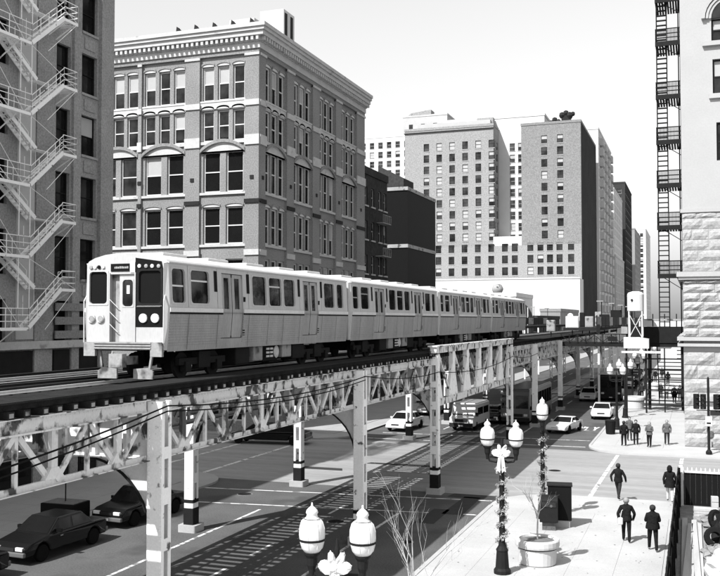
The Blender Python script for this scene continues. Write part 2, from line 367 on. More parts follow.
# ================================================================== ELEVATED RAILWAY
RZ = 7.25                                   # top of rail
XN, XF = -12.8, -20.35                      # column rows
YB = [5.5, 20.3, 35.2, 46.6, 67.2, 78.4, 94, 109, 124, 140, 155, 171]
TRK = (-15.28, -18.9)
el = empty('elevated_railway', (-16.6, 20.3, 0), 0, 'double track elevated railway on painted steel columns with open timber deck', 'railway')
def column(x, y, top, kind, near):
    w, d = .21, .23; t = .025; mb = MB(); z0 = .3
    def face(axis, sgn, solid):
        def b(a0, a1, zz0, zz1, tt=t):
            if axis == 'y':
                yy = y + sgn * d; mb.box(x + a0, x + a1, yy, yy - sgn * tt, zz0, zz1)
            else:
                xx = x + sgn * w; mb.box(xx, xx - sgn * tt, y + a0, y + a1, zz0, zz1)
        hw = w if axis == 'y' else d - t
        if solid: b(-hw, hw, z0, top)
        else:
            b(-hw, -hw + .11, z0, top); b(hw - .11, hw, z0, top)
    sy = kind == 'A'
    for s in (-1, 1): face('y', s, sy); face('x', s, not sy)
    c = mb.build('column', 'steel_c', el, True)
    zz = .9; k = 0
    while zz < top - .3:
        hh = .42 if k % 2 else .3
        for s in (-1, 1):
            bt = MB()
            if sy: bt.box(x + s * (w - .03), x + s * (w + .006), y - d + .03, y + d - .03, zz, min(zz + hh, top - .02))
            else: bt.box(x - w + .03, x + w - .03, y + s * (d - .03), y + s * (d + .006), zz, min(zz + hh, top - .02))
            bt.build('batten_plate', 'steel_c', c, True)
        zz += 1.15; k += 1
    if y < 130:
        MB().prism(corner_poly(x - .42, x + .42, y - .42, y + .42, .08, 'ne nw sw se'), 'z', -.02, .3).build('footing', 'kerb', c, True)
        MB().box(x - w - .02, x + w + .02, y - d - .02, y + d + .02, .29, 1.0).build('base_wrap', 'steel_d', c, True)
        MB().box(x - w - .015, x + w + .015, y - d - .015, y + d + .015, 1.22, 1.36).build('dark_band', 'steel_d', c, True)
    # rivet head rows on the solid faces near the camera
    if near and y < 50:
        rv = MB()
        n = 40
        for i in range(n):
            z = 1.5 + (top - 1.7) * i / n
            for u in (-.165, .165):
                if sy: rv.lathe([(.022, 0), (.014, -.014)], 6, (x + u, y - d, z), 'y')
                else: rv.lathe([(.022, 0), (.014, .014)], 6, (x + w, y + u, z), 'x')
        tag(rv.build('rivet_row', 'steel_c', c, True), kind='stuff')
    return c
for i, y in enumerate(YB):
    if y > 10: column(XN, y, 6.95 if i not in (3, 4) else 7.2, 'A' if i in (1, 2, 5, 6, 7) else 'B', True)
    column(XF, y - .4, 6.95, 'A' if i == 2 else 'B', False)
    # cross girder
    g = MB(); yc = y
    g.box(XF + .24, XN - .24, yc - .015, yc + .015, 5.5, 6.9); g.box(XF + .24, XN - .24, yc - .17, yc + .17, 6.9, 6.945); g.box(XF + .24, XN - .24, yc - .17, yc + .17, 5.455, 5.5)
    for k in range(1, 8):
        xx = XF + k * (XN - XF) / 8; g.box(xx - .05, xx + .05, yc - .14, yc - .016, 5.5, 6.9)
    g.build('cross_girder', 'steel_w', el, True)
    if y < 10: continue
    for s, xc in ((-1, XN - .21), (1, XF + .21)):
        r = 2.05 if s < 0 else 1.9; yk = yc if s < 0 else yc - .35
        arc = [(xc + s * r - s * r * math.cos(R(a)), 3.45 + 2.0 * math.sin(R(a))) for a in range(0, 91, 9)]
        poly = arc + [(xc, 5.45)]
        if s > 0: poly = poly
        kb = MB().prism(poly, 'y', yk - .02, yk + .02).build('knee_bracket', 'steel_w', el, True)
        fl = MB()
        for a, b in zip(arc[:-1], arc[1:]): fl.beam((a[0], yk, a[1]), (b[0], yk, b[1]), .22, .035, (0, 1, 0) if False else (0, 0, 1))
        fl.build('curved_flange', 'steel_d', kb, True)
# lattice girders: each chord, post and diagonal its own piece
def lattice(x, y0, y1, zt, zb, detail, m='steel_w'):
    ch = MB(); ch.box(x - .02, x + .02, y0, y1, zt - .32, zt - .02); ch.box(x - .16, x + .16, y0, y1, zt - .02, zt); ch.box(x - .10, x + .10, y0, y1, zt - .36, zt - .32)
    g = ch.build('lattice_girder', m, el, True)
    b = MB(); b.box(x - .14, x + .14, y0, y1, zb - .02, zb); b.box(x - .03, x + .03, y0, y1, zb, zb + .12); b.build('bottom_chord', m, g, True)
    n = max(2, round((y1 - y0) / 2.45)); L = (y1 - y0) / n; joined = MB()
    for k in range(n):
        yc = y0 + (k + .5) * L
        pcs = [('post', MB().box(x - .05, x + .05, yc - .1, yc + .1, zb + .1, zt - .3))]
        for s in (-1, 1): pcs.append(('diagonal', MB().beam((x + .03 * s, yc + s * .06, zb + .07), (x + .03 * s, yc + s * (L / 2 - .08), zt - .36), .07, .13)))
        pcs.append(('gusset_plate', MB().prism([(yc - .32, zb + .12), (yc + .32, zb + .12), (yc + .12, zb + .36), (yc - .12, zb + .36)], 'x', x - .062, x + .062)))
        if k: pcs.append(('end_post', MB().box(x - .04, x + .04, y0 + k * L - .05, y0 + k * L + .05, zb + .1, zt - .3)))
        for nm, mb in pcs:
            if detail: mb.build(nm, m, g, True)
            else:
                o = len(joined.v); joined.v += mb.v; joined.f += [tuple(i + o for i in f) for f in mb.f]; joined.m += mb.m
    if not detail: joined.build('web_lacing', m, g, True)
rv = MB()
for ya, yb in zip(YB[:-1], YB[1:]):
    if yb > 50: break
    y = max(ya, 11) + .4
    while y < yb - .4:
        for z in (6.72, 6.92): rv.lathe([(.02, 0), (.013, .013)], 6, (-13.0, y, z), 'x')
        y += .16
tag(rv.build('rivet_row', 'steel_w', el, True), kind='stuff')
GX = (-13.02, -16.35, -17.75, -20.2)
for i in range(len(YB) - 1):
    y0, y1 = YB[i] + .3, YB[i + 1] - .3
    for j, x in enumerate(GX):
        if YB[i] == 46.6 and j == 0: continue
        if j in (1, 2) and YB[i] > 90: continue
        lattice(x, y0, y1, 7.0, 5.48, j == 0 and YB[i] < 60 or (j == 3 and YB[i] < 40), 'steel_w' if j in (0, 3) else 'steel_m')
# deep truss over the intersection, near side
tr = MB(); y0, y1 = 46.85, 66.95
tr.box(XN - .19, XN + .19, y0 - .6, y1 + .6, 7.27, 7.6); tr.box(XN - .26, XN + .26, y0 - .7, y1 + .7, 7.6, 7.66)
truss = tr.build('intersection_truss', 'steel_w', el, True)
MB().box(XN - .17, XN + .17, y0, y1, 4.5, 4.85).build('bottom_chord', 'steel_w', truss, True)
n = 6; L = (y1 - y0) / n
for k in range(n + 1):
    yc = y0 + k * L
    if 0 < k < n: MB().box(XN - .12, XN + .12, yc - .28, yc + .28, 4.85, 7.27).build('post', 'steel_c', truss, True)
    if k < n:
        s = 1 if k < n / 2 else -1
        a = (XN, yc + .35, 7.2 if s > 0 else 4.9); b = (XN, yc + L - .35, 4.9 if s > 0 else 7.2)
        MB().beam(a, b, .1, .2).build('diagonal', 'steel_w', truss, True)
        for e in (yc + .28, yc + L - .28):
            sg = 1 if e < yc + L / 2 else -1
            MB().prism([(e, 4.85), (e + sg * .75, 4.85), (e, 6.6)][::sg], 'x', XN - .08, XN + .08).build('gusset_plate', 'steel_c', truss, True)
# deck: ties, guard timbers, rails
tie_me = MB().box(-1.78, 1.78, -.1, .1, 0, .16).mesh('tie', 'wood'); tie_s = MB().box(-1.6, 1.6, -.1, .1, 0, .16).mesh('tie', 'wood')
end_me = MB().box(0, .012, -.06, .06, .035, .125).mesh('tie_end', 'steel_m')
for t, (xc, ya, yb) in enumerate(((-14.66, 7.0, 82.0), (-18.62, 10.0, 92.0))):
    y = ya
    while y < yb:
        o = inst('tie', tie_me, (xc + random.uniform(-.06, .06), y, 7.002), el, random.uniform(-.01, .01), True)
        if t == 0 and y < 46: inst('tie_end', end_me, (1.78, 0, 0), o)
        y += .53
for xc, ya in ((-14.66, 82.2), (-18.62, 92.2)):
    mb = MB(); y = ya
    while y < 172: mb.box(xc - 1.78, xc + 1.78, y - .1, y + .1, 7.002, 7.16); y += .53
    tag(mb.build('far_ties', 'wood', el, True), kind='stuff')
def rail_beam(x, name, prof, m): MB().prism([(x + a, b) for a, b in prof], 'y', 4.0, 172.0).build(name, m, el, True)
RP = [(-.07, 7.163), (.07, 7.163), (.07, 7.175), (.012, 7.19), (.012, 7.215), (.035, 7.225), (.035, RZ), (-.035, RZ), (-.035, 7.225), (-.012, 7.215), (-.012, 7.19), (-.07, 7.175)]
for c in TRK:
    for s in (-.7175, .7175): rail_beam(c + s, 'rail', RP, 'rail')
    rail_beam(c + 1.35, 'third_rail', [(-.03, 7.163), (.03, 7.163), (.03, 7.29), (-.03, 7.29)], 'steel_d')
for x in (-13.15, -16.25, -17.1, -20.15): rail_beam(x, 'guard_timber', [(-.1, 7.163), (.1, 7.163), (.1, 7.30), (-.1, 7.30)], 'wood')
for x in (-16.5, -16.72, -16.94): rail_beam(x, 'walk_and_shade_plank', [(-.1, 7.17), (.1, 7.17), (.1, 7.215), (-.1, 7.215)], 'wood')
for k in range(4): MB().box(-13.92 + k * .26, -13.68 + k * .26, 5.0, 82.0, 7.305, 7.345).build('walk_and_shade_plank', 'wood', el, True)  # edge planks added to block sun between ties, so near columns shade evenly
for k in range(14): MB().box(-16.5 + k * .27, -16.25 + k * .27, 82.2, 172, 7.305 if k in (1, 12, 13) else 7.262, 7.34 if k in (1, 12, 13) else 7.29).build('shade_deck_board', 'wood', el, True)  # boards added to close the far deck and keep striped sun off the columns
# cables slung along the near girder
def cable(pts, r, label):
    c = []
    for a, b in zip(pts[:-1], pts[1:]):
        a = Vector(a); b = Vector(b); sag = (b - a).length * .018
        for k in range(8): t = k / 8; c.append(a.lerp(b, t) - Vector((0, 0, 4 * sag * t * (1 - t))))
    c.append(Vector(pts[-1])); return tag(MB().tube(c, r, 6).build('cable', 'rubber'), label, 'cable', 'cables slung along the railway')
cable([(-12.56, 6, 5.75), (-12.56, 20.3, 6.83), (-12.56, 35.2, 6.72), (-12.56, 46.4, 6.3), (-12.54, 67, 6.35), (-12.5, 78, 6.2)], .021, 'upper black cable slung along the railway girder and across the deep truss')
cable([(-12.54, 6, 5.55), (-12.54, 20.25, 6.70), (-12.54, 35.1, 6.58)], .019, 'lower black cable under the first railway girder at left')

# ================================================================== TRAIN
CL = 14.33
def xs(z):
    if z < 1.97: return 1.33 + (z - .86) / 1.11 * .09
    return 1.42 - (z - 1.97) / 1.40 * .07
def sash(T, uc, zc, w, h, r, fr, depth, parent, fm, pm, name='window', pane_extra=None, proud=.012):
    """rounded window: ring frame mapped onto a wall, pane as a sub-part"""
    inn = rrect(w, h, r); n = len(inn)
    out = []
    for x, z in inn:
        k = max(abs(x) / (w / 2 + fr), abs(z) / (h / 2 + fr)); out.append((x / k, z / k))
    mb = MB(); i0 = 0
    mb.v = [tuple(T(uc + x, -proud, zc + z)) for x, z in out] + [tuple(T(uc + x, -proud, zc + z)) for x, z in inn] + [tuple(T(uc + x, depth, zc + z)) for x, z in inn] + [tuple(T(uc + x, .004, zc + z)) for x, z in out]
    for k in range(n):
        j = (k + 1) % n
        mb.f += [(k, j, n + j, n + k), (n + k, n + j, 2 * n + j, 2 * n + k), (3 * n + k, 3 * n + j, j, k)]; mb.m += [0, 0, 0]
    o = mb.build(name, fm, parent)
    p = MB(); p.v = [tuple(T(uc + x, depth - .002, zc + z)) for x, z in out]; p.f = [tuple(range(n))]; p.m = [0]
    p.build('pane', pm, o)
    if pane_extra:
        for za in pane_extra:
            b = MB(); q = [(uc - w / 2, zc + za - .025), (uc + w / 2, zc + za - .025), (uc + w / 2, zc + za + .025), (uc - w / 2, zc + za + .025)]
            b.quad(*[T(a, depth - .02, c) for a, c in q]); b.build('sash_bar', 'chrome', o)
    return o
def train_car(label, lead, y_front):
    root = empty('train_car', (TRK[0], y_front, RZ), 0, label, 'train car', 'coupled train cars on the elevated track')
    wins = [(.24, 1.02, 2.22, 3.24), (1.28, 2.42, 2.22, 3.24), (5.27, 6.40, 2.22, 3.24), (6.56, 7.64, 2.22, 3.24), (7.78, 8.80, 2.22, 3.24), (11.6, 12.75, 2.22, 3.24), (13.0, 13.75, 2.22, 3.24)]
    doors = [(3.2, 4.62), (9.55, 10.97)]; CH = .12
    body = MB()
    for side in (0, 1):
        T = (lambda u, d, z: Vector((xs(z) - d, u, z))) if side == 0 else (lambda u, d, z: Vector((-xs(z) + d, CL - u, z)))
        if side: dd = [(CL - b, CL - a) for a, b in doors]; ww = [(CL - b, CL - a, c, d) for a, b, c, d in wins]
        else: dd = doors; ww = wins
        facade(body, T, CH, CL - CH, .86, 1.97, [(a, b, 1.17, 1.97) for a, b in dd], .07, 1)
        facade(body, T, CH, CL - CH, 1.97, 3.37, [(a, b, 1.97, 3.22) for a, b in dd] + [(w[0], w[1], w[2], w[3]) for w in ww], .07, 0)
    # roof and ends
    sec = [(1.35, 3.37), (1.28, 3.46), (1.08, 3.55), (.75, 3.63), (.35, 3.67), (0, 3.68)]; sec = sec + [(-a, b) for a, b in sec[-2::-1]]
    roof = MB()
    ring = lambda k, y: [(a * k, y, b if k == 1 else b - .02) for a, b in sec]
    rows = [ring(.95, 0.0), ring(1, CH), ring(1, CL - CH), ring(.95, CL)]
    for a, b in zip(rows[:-1], rows[1:]):
        for k in range(len(sec) - 1): roof.quad(a[k], b[k], b[k + 1], a[k + 1])
    rf = roof.build('roof', 'car_roof', root, smooth=False)
    for s in (-1, 1): MB().box(s * 1.345, s * 1.385, CH, CL - CH, 3.36, 3.40).build('gutter', 'car_w', rf)
    for k in range(5): bevel(MB().box(-.5, .5, 1.2 + k * 2.7, 2.6 + k * 2.7, 3.6, 3.76).build('roof_vent', 'car_roof', rf), .05)
    fw = 1.35 * .95
    def endwall(y, s):
        T = (lambda u, d, z: Vector((u, d, z))) if s < 0 else (lambda u, d, z: Vector((-u, CL - d, z)))
        ops = [(-1.20, -.58, 2.2, 3.16), (-.52, .34, 1.1, 3.06), (.47, 1.2, 2.2, 3.16)] if lead and s < 0 else [(-.4, .4, 1.1, 3.0)]
        facade(body, T, -fw, fw, .9, 3.33, ops, .16, 0)
        cap = [T(a * .95, 0, b - .02) for a, b in sec[::-1]] + [T(fw, 0, 3.33), T(-fw, 0, 3.33)][::1]
        body.quad(*([T(a * .95, 0, b - .02) for a, b in sec]), mi=0)
        body.quad(T(-fw, 0, 3.33), T(fw, 0, 3.33), T(fw, 0, 3.35), T(-fw, 0, 3.35), mi=0)
        for q in (-1, 1):               # chamfered corner posts
            zz = [.9, 1.97, 3.35]
            for z0, z1 in zip(zz[:-1], zz[1:]):
                a = [T(q * fw, 0, z0), T(q * fw, 0, z1)]; b = [T(q * xs(z1), CH, z1), T(q * xs(z0), CH, z0)]
                pts = [a[0], b[1], b[0], a[1]] if q > 0 else [a[0], a[1], b[0], b[1]]
                body.quad(*pts, mi=0)
        if not (lead and s < 0):
            body.quad(T(-.4, .15, 1.1), T(.4, .15, 1.1), T(.4, .15, 3.0), T(-.4, .15, 3.0), mi=2)
        return T
    TFm = endwall(0, -1); endwall(CL, 1)
    body.quad((-1.3, .1, .87), (-1.3, CL - .1, .87), (1.3, CL - .1, .87), (1.3, .1, .87), mi=2)
    bo = body.build('body', ['car_w', 'car_s', 'black'], root)
    for side in (0, 1):
        T = (lambda u, d, z: Vector((xs(z) - d, u, z))) if side == 0 else (lambda u, d, z: Vector((-xs(z) + d, CL - u, z)))
        f = (lambda a: a) if side == 0 else (lambda a: CL - a)
        for k, (a, b, c, d) in enumerate(wins):
            sash(T, (f(a) + f(b)) / 2, (c + d) / 2, abs(b - a) - .06, d - c - .05, .12, .045, .05, root, 'car_w', 'train_glass', pane_extra=[.0] if k in (0,) else ([.18] if k in (1, 3) else None))
        sm_ = MB()
        for u in (1.15, 2.9, 5.0, 6.48, 7.71, 9.2, 11.35, 12.88):
            q = f(u); sm_.quad(*[T(q + w_, -.0235, z_) for w_, z_ in ((-.008, .9), (.008, .9), (.008, 1.93), (-.008, 1.93))])
            sm_.quad(*[T(q + w_, -.003, z_) for w_, z_ in ((-.006, 2.12), (.006, 2.12), (.006, 3.34), (-.006, 3.34))]) if u in (1.15, 2.9, 5.0, 9.2, 11.35) else None
        tag(sm_.build('panel_seam', 'dark', root), kind='stuff')
        for a, b in doors:
            for h in (0, 1):
                a0 = a + .015 + h * (b - a) / 2; a1 = a0 + (b - a) / 2 - .03; u0, u1 = sorted((f(a0), f(a1)))
                dm = MB(); wz0, wz1 = 2.1, 3.08; w0, w1 = u0 + .17, u1 - .17
                TD = lambda u, d, z, T=T: T(u, d + .035, z)
                facade(dm, TD, u0, u1, 1.19, 1.97, [], .02); facade(dm, TD, u0, u1, 1.97, 3.2, [(w0, w1, wz0, wz1)], .03)
                dob = dm.build('door', 'car_s', root)
                sash(TD, (w0 + w1) / 2, (wz0 + wz1) / 2, w1 - w0 - .02, wz1 - wz0 - .02, .13, .03, .03, dob, 'car_w', 'train_glass', name='door_window', proud=.008) if False else None
                pm = MB(); pts = rrect(w1 - w0, wz1 - wz0, .14)
                pm.v = [tuple(TD((w0 + w1) / 2 + x, .025, (wz0 + wz1) / 2 + z)) for x, z in pts]; pm.f = [tuple(range(len(pts)))]; pm.m = [0]; pm.build('door_window', 'train_glass', dob)
                for g0, g1 in ((u0 - .012, u0 + .02), (u1 - .02, u1 + .012)):
                    MB().quad(*[T(u, .03, z) for u, z in ((g0, 1.19), (g1, 1.19), (g1, 3.2), (g0, 3.2))]).build('door_seal', 'rubber', dob)
            u0, u1 = sorted((f(b), f(b + .16)))
            MB().quad(*[T(u, -.012, z) for u, z in ((u0, 1.25), (u1, 1.25), (u1, 2.5), (u0, 2.5))]).build('door_edge_panel', 'black', root) if side == 0 else None
            for v0 in (a - .5, b + .26):
                u0, u1 = sorted((f(v0), f(v0 + .2)))
                MB().quad(*[T(u, -.01, z) for u, z in ((u0, 2.62), (u1, 2.62), (u1, 3.26), (u0, 3.26))]).build('louvre', 'black', root)
        segs = sorted([CH] + [q for a, b in doors for q in (f(a), f(b))] + [CL - CH])
        bl = MB()
        for q in range(0, len(segs), 2): bl.beam(T(segs[q], -.012, 2.04), T(segs[q + 1], -.012, 2.04), .03, .12)
        bl.build('belt_rail', 'car_roof', root)
        bl = MB()
        for q in range(0, len(segs), 2):
            for k in range(11): bl.beam(T(segs[q], -.002, 1.06 + k * .078), T(segs[q + 1], -.002, 1.06 + k * .078), .022, .034)
        tag(bl.build('fluting', 'car_s', root), kind='stuff')
        bl = MB()
        for q in range(0, len(segs), 2): bl.beam(T(segs[q], -.012, 1.945), T(segs[q + 1], -.012, 1.945), .025, .05)
        bl.build('belt_stripe', 'black', root)
    # trucks and underfloor gear
    wheel = MB().lathe([(.18, -.07), (.36, -.07), (.36, .05), (.40, .05), (.40, .07), (.18, .07)], 18, (0, 0, 0), 'x').mesh('wheel', 'steel_d')
    for yc in (2.65, CL - 2.65):
        t = MB()
        for s in (-1, 1):
            t.box(s * .98 - .07, s * .98 + .07, yc - 1.4, yc + 1.4, .42, .62); t.box(s * .98 - .12, s * .98 + .12, yc - .35, yc + .35, .3, .8)
            for q in (-.95, .95): t.box(s * 1.0 - .1, s * 1.0 + .1, yc + q - .16, yc + q + .16, .22, .52)
        t.box(-.9, .9, yc - .25, yc + .25, .4, .75)
        tk = t.build('truck', 'steel_d', root)
        for q in (-.95, .95):
            for s in (-1, 1): inst('wheel', wheel, (s * .78, yc + q, .40), tk)
    for k, (a, b, z, w, m) in enumerate(((4.6, 5.6, .28, 1.15, 'steel_d'), (5.8, 6.5, .35, 1.2, 'steel_m'), (6.7, 7.9, .3, 1.1, 'steel_d'), (8.1, 8.9, .4, 1.2, 'steel_m'), (9.1, 10.2, .3, 1.15, 'steel_d'))):
        bevel(MB().box(-w, w, a, b, z, .87).build('equipment_box', m, root), .04)
    sl = MB()
    for i in range(2):
        for j in range(3): sl.box(1.2, 1.222, 6.75 + i * .3, 6.98 + i * .3, .45 + j * .13, .52 + j * .13)
    sl.build('vent_slats', 'car_roof', root)
    MB().lathe([(.2, 0), (.22, .05), (.12, .08)], 16, (1.1, 7.7, .62), 'x').build('air_drum', 'car_roof', root)
    if lead:
        T = lambda u, d, z: Vector((u, d, z))
        sash(T, -.89, 2.68, .60, .92, .1, .05, .05, root, 'car_w', 'black', 'front_window')
        # dark panel round the right windscreen
        dk = MB(); dk.quad((.36, -.008, 1.55), (1.27, -.008, 1.55), (1.27, -.008, 2.14), (.36, -.008, 2.14)); dk.quad((.36, -.008, 3.2), (1.27, -.008, 3.2), (1.22, -.008, 3.40), (.36, -.008, 3.52))
        dk.quad((.36, -.008, 2.14), (.43, -.008, 2.14), (.43, -.008, 3.2), (.36, -.008, 3.2)); dk.quad((1.235, -.008, 2.14), (1.27, -.008, 2.14), (1.27, -.008, 3.2), (1.235, -.008, 3.2))
        dp = dk.build('dark_front_panel', 'black', root)
        sash(T, .835, 2.68, .72, .92, .1, .06, .05, root, 'steel_d', 'black', 'windscreen')
        MB().box(.42, 1.2, -.03, -.01, 2.12, 2.145).build('wiper_rail', 'chrome', dp)
        # door, set right in its dark pocket
        TD = lambda u, d, z: Vector((u, d + .05, z))
        d = MB(); facade(d, TD, -.2, .34, 1.1, 3.05, [(-.12, .27, 2.12, 2.92)], .04)
        dob = d.build('front_door', 'car_w', root)
        sash(TD, .075, 2.52, .35, .76, .1, .03, .03, dob, 'car_w', 'train_glass', 'door_window', proud=.01)
        MB().box(.02, .12, .07, .075, 2.5, 2.74).build('notice', 'ribbon', dob)
        MB().quad((-.52, .155, 1.1), (-.2, .155, 1.1), (-.2, .155, 3.06), (-.52, .155, 3.06)).build('door_pocket', 'steel_m', root)
        for z in (1.4, 1.75, 2.1): MB().tube([(-.5, -.02, z + .25), (-.2, -.03, z)], .012, 5).build('door_chain', 'car_w', root)
        sg = MB().box(-.46, .16, -.02, -.002, 3.14, 3.36).build('destination_sign', 'black', root)
        bars = MB(); x = -.33
        for k in range(8): w = random.choice((.03, .045, .05)); bars.box(x, x + w, -.026, -.021, 3.22, 3.27 + random.uniform(0, .015)); x += w + .014
        bars.build('sign_lettering', 'steel_m', sg)
        MB().box(.2, .35, -.02, -.002, 3.1, 3.4).build('sign_end_plate', 'car_roof', root)
        for x in (-1.1, -.8, .64, 1.03):
            MB().lathe([(.13, 0), (.13, -.04), (.10, -.05)], 18, (x, -.008, 1.8), 'y').build('headlight', ['lens', 'car_w'][0] if x > 0 else 'car_roof', root, smooth=False)
            if x < 0: MB().lathe([(.09, -.055), (.05, -.05)], 14, (x + .03, -.01, 1.79), 'y').build('lamp_lens', 'steel_m', root)
        for x, m in ((-1.13, 'steel_m'), (-1.0, 'lens'), (-.86, 'black'), (-.72, 'lens'), (.5, 'lens'), (.72, 'steel_m'), (.92, 'lens'), (1.13, 'steel_m')):
            MB().lathe([(.055, 0), (.055, -.03), (.03, -.04)], 12, (x, -.008, 3.29 - abs(x) * .02), 'y').build('marker_lamp', m, root)
        for s in (-1, 1):
            MB().tube([(s * 1.31, .02, 1.0), (s * 1.32, -.06, 1.1), (s * 1.33, -.06, 2.3), (s * 1.31, .04, 2.45)], .018, 6).build('grab_rail', 'car_roof', root)
        for x in (-.5, .36): MB().box(x - .02, x + .02, -.03, -.002, 1.1, 3.1).build('door_jamb', 'car_w', root)
        an = MB()
        for k in range(3): an.box(-.95, .95, -.12, 0.02, .93 + k * .075, .975 + k * .075)
        for s in (-1, 1): an.box(s * .92, s * 1.30, -.10, .0, .72, 1.12)
        an.build('anticlimber', 'steel_m', root)
        cp = MB(); cp.box(-.14, .14, -.35, .5, .48, .72); cp.box(-.22, .22, -.42, -.2, .42, .8); cp.tube([(-.3, -.1, .85), (-.34, -.2, .6), (-.2, -.25, .45)], .035, 6)
        cp.build('coupler', 'steel_m', root)
        for s in (-1, 1):
            MB().prism([(s * .28, .08), (s * .92, .08), (s * .92, .30), (s * .74, .40), (s * .28, .36)][::s], 'y', .05, .12).build('pilot_plate', 'steel_m', root)
            MB().beam((s * .88, .1, .9), (s * .78, .1, .3), .07, .06).build('pilot_strut', 'steel_m', root)
    else:
        for s in (-1, 1): MB().box(s * 1.0 - .02, s * 1.0 + .02, -.06, .0, 1.0, 2.2).build('grab_rail', 'steel_d', root)
    return root
Y0 = 22.35
lead = train_car('lead train car with headlights, dark windscreen panel and front door', True, Y0)
c2 = train_car('second train car from the front, directly behind the lead car', False, Y0 + 14.63)
for k, lb in ((2, 'third train car from the front, above the deep steel truss'), (3, 'rearmost train car at the far end of the train')):
    c = copy_tree(c2); c.location.y = Y0 + 14.63 * k; c['label'] = lb

# ================================================================== LEFT BUILDING with fire escape (street face looks to +X)
XL = -32.5
lb = empty('brick_building', (XL - 8, 33, SH), 0, 'brick building at the left edge with white zigzag fire escape on its front', 'building')
wall = MB(); T = TS(XL, 14.0); H_L = 28.2
ops = []
for k in range(-1, 8):
    zt = 10.05 + 3.53 * k
    if zt > 28: continue
    for a, b in ((22.1, 23.3), (27.0, 28.2), (29.15, 30.6)):
        ops.append((a, b, max(zt - 2.28, .6), zt))
    if k in (-1,): continue
facade(wall, T, 0, 31.9, 0, H_L, ops, .3)
block(wall, XL - 24, XL, 14.0, 45.9, 0, H_L, 's')
wo = wall.build('wall', ['brick_l', 'roof'], lb, True)
place_windows(lb, T, math.pi / 2, ops, .28, .06, 1, 'steel_d', 'glass', .12)
for y0, y1, pr in ((41.98 + .35, 42.98, .16), (44.75, 45.95, .22), (39.35, 40.75, .12), (20.0, 21.2, .16), (31.0, 35.6, .1)):
    MB().box(XL, XL + pr, y0, y1, 0, H_L + .3).build('pier', 'brick_l', lb, True)
MB().box(XL, XL + .06, 38.0, 39.3, 8.0, H_L).build('plaster_strip', 'plaster', lb, True)
for k in range(8):
    zt = 10.05 + 3.53 * k
    if zt < 28:
        MB().box(XL, XL + .1, 43.1, 44.65, zt - 2.42, zt - 2.285).build('sill', 'steel_m', lb, True)
        MB().box(XL, XL + .05, 43.4, 44.35, zt - 3.25, zt - 2.6).build('spandrel_panel', 'brick_l', lb, True)
for z in (8.0, 8.75, 9.5): MB().box(XL + .22, XL + .3, 40.8, 45.97, z, z + .42).build('stone_band', 'brick', lb, True)
for k, (a, b) in enumerate(((31.2, 34.0), (34.2, 36.1), (36.3, 39.2), (40.9, 42.2), (43.1, 44.7))):
    sf = MB().box(XL + .02, XL + .13, a, b, .5, 7.4).build('storefront', 'steel_d', lb, True)
    MB().box(XL + .131, XL + .16, a + .15, b - .15, 1.0, 5.2).build('shop_pane', 'glass', sf, True)
MB().box(XL, XL + .35, 20, 46.0, 7.5, 7.9).build('stone_band', 'trim', lb, True)
# fire escape
fe = MB(); X0, X1 = XL + .25, XL + 1.35; FB = []
for k in range(7):
    zL = 8.62 + 3.58 * k
    for y in (34.0, 36.6): FB.append(((XL, y, zL - .9), (X1 - .1, y, zL - .05)))
    for y in (40.2, 40.9): FB.append(((XL, y, zL + 1.3), (X1 - .1, y, zL + 1.98)))
feo = fe.box(XL + .02, XL + .08, 36.2, 36.3, 7.5, 33).build('fire_escape', 'steel_c', lb, True)
for a, b in FB: MB().beam(a, b, .05, .05).build('bracket', 'steel_c', feo, True)
def railing(pts, h, name='railing'):
    """posts, top and mid rails following pts"""
    mb = MB()
    for hh in (h, h * .66, h * .33):
        mb.tube([(p[0], p[1], p[2] + hh) for p in pts], .022, 5)
    for a, b in zip(pts[:-1], pts[1:]):
        a = Vector(a); b = Vector(b); n = max(1, round((b - a).length / .9))
        for q in range(n + 1): p = a.lerp(b, q / n); mb.tube([p, p + Vector((0, 0, h))], .022, 5)
    return mb.build(name, 'steel_c', feo, True)
XM = (X0 + X1) / 2
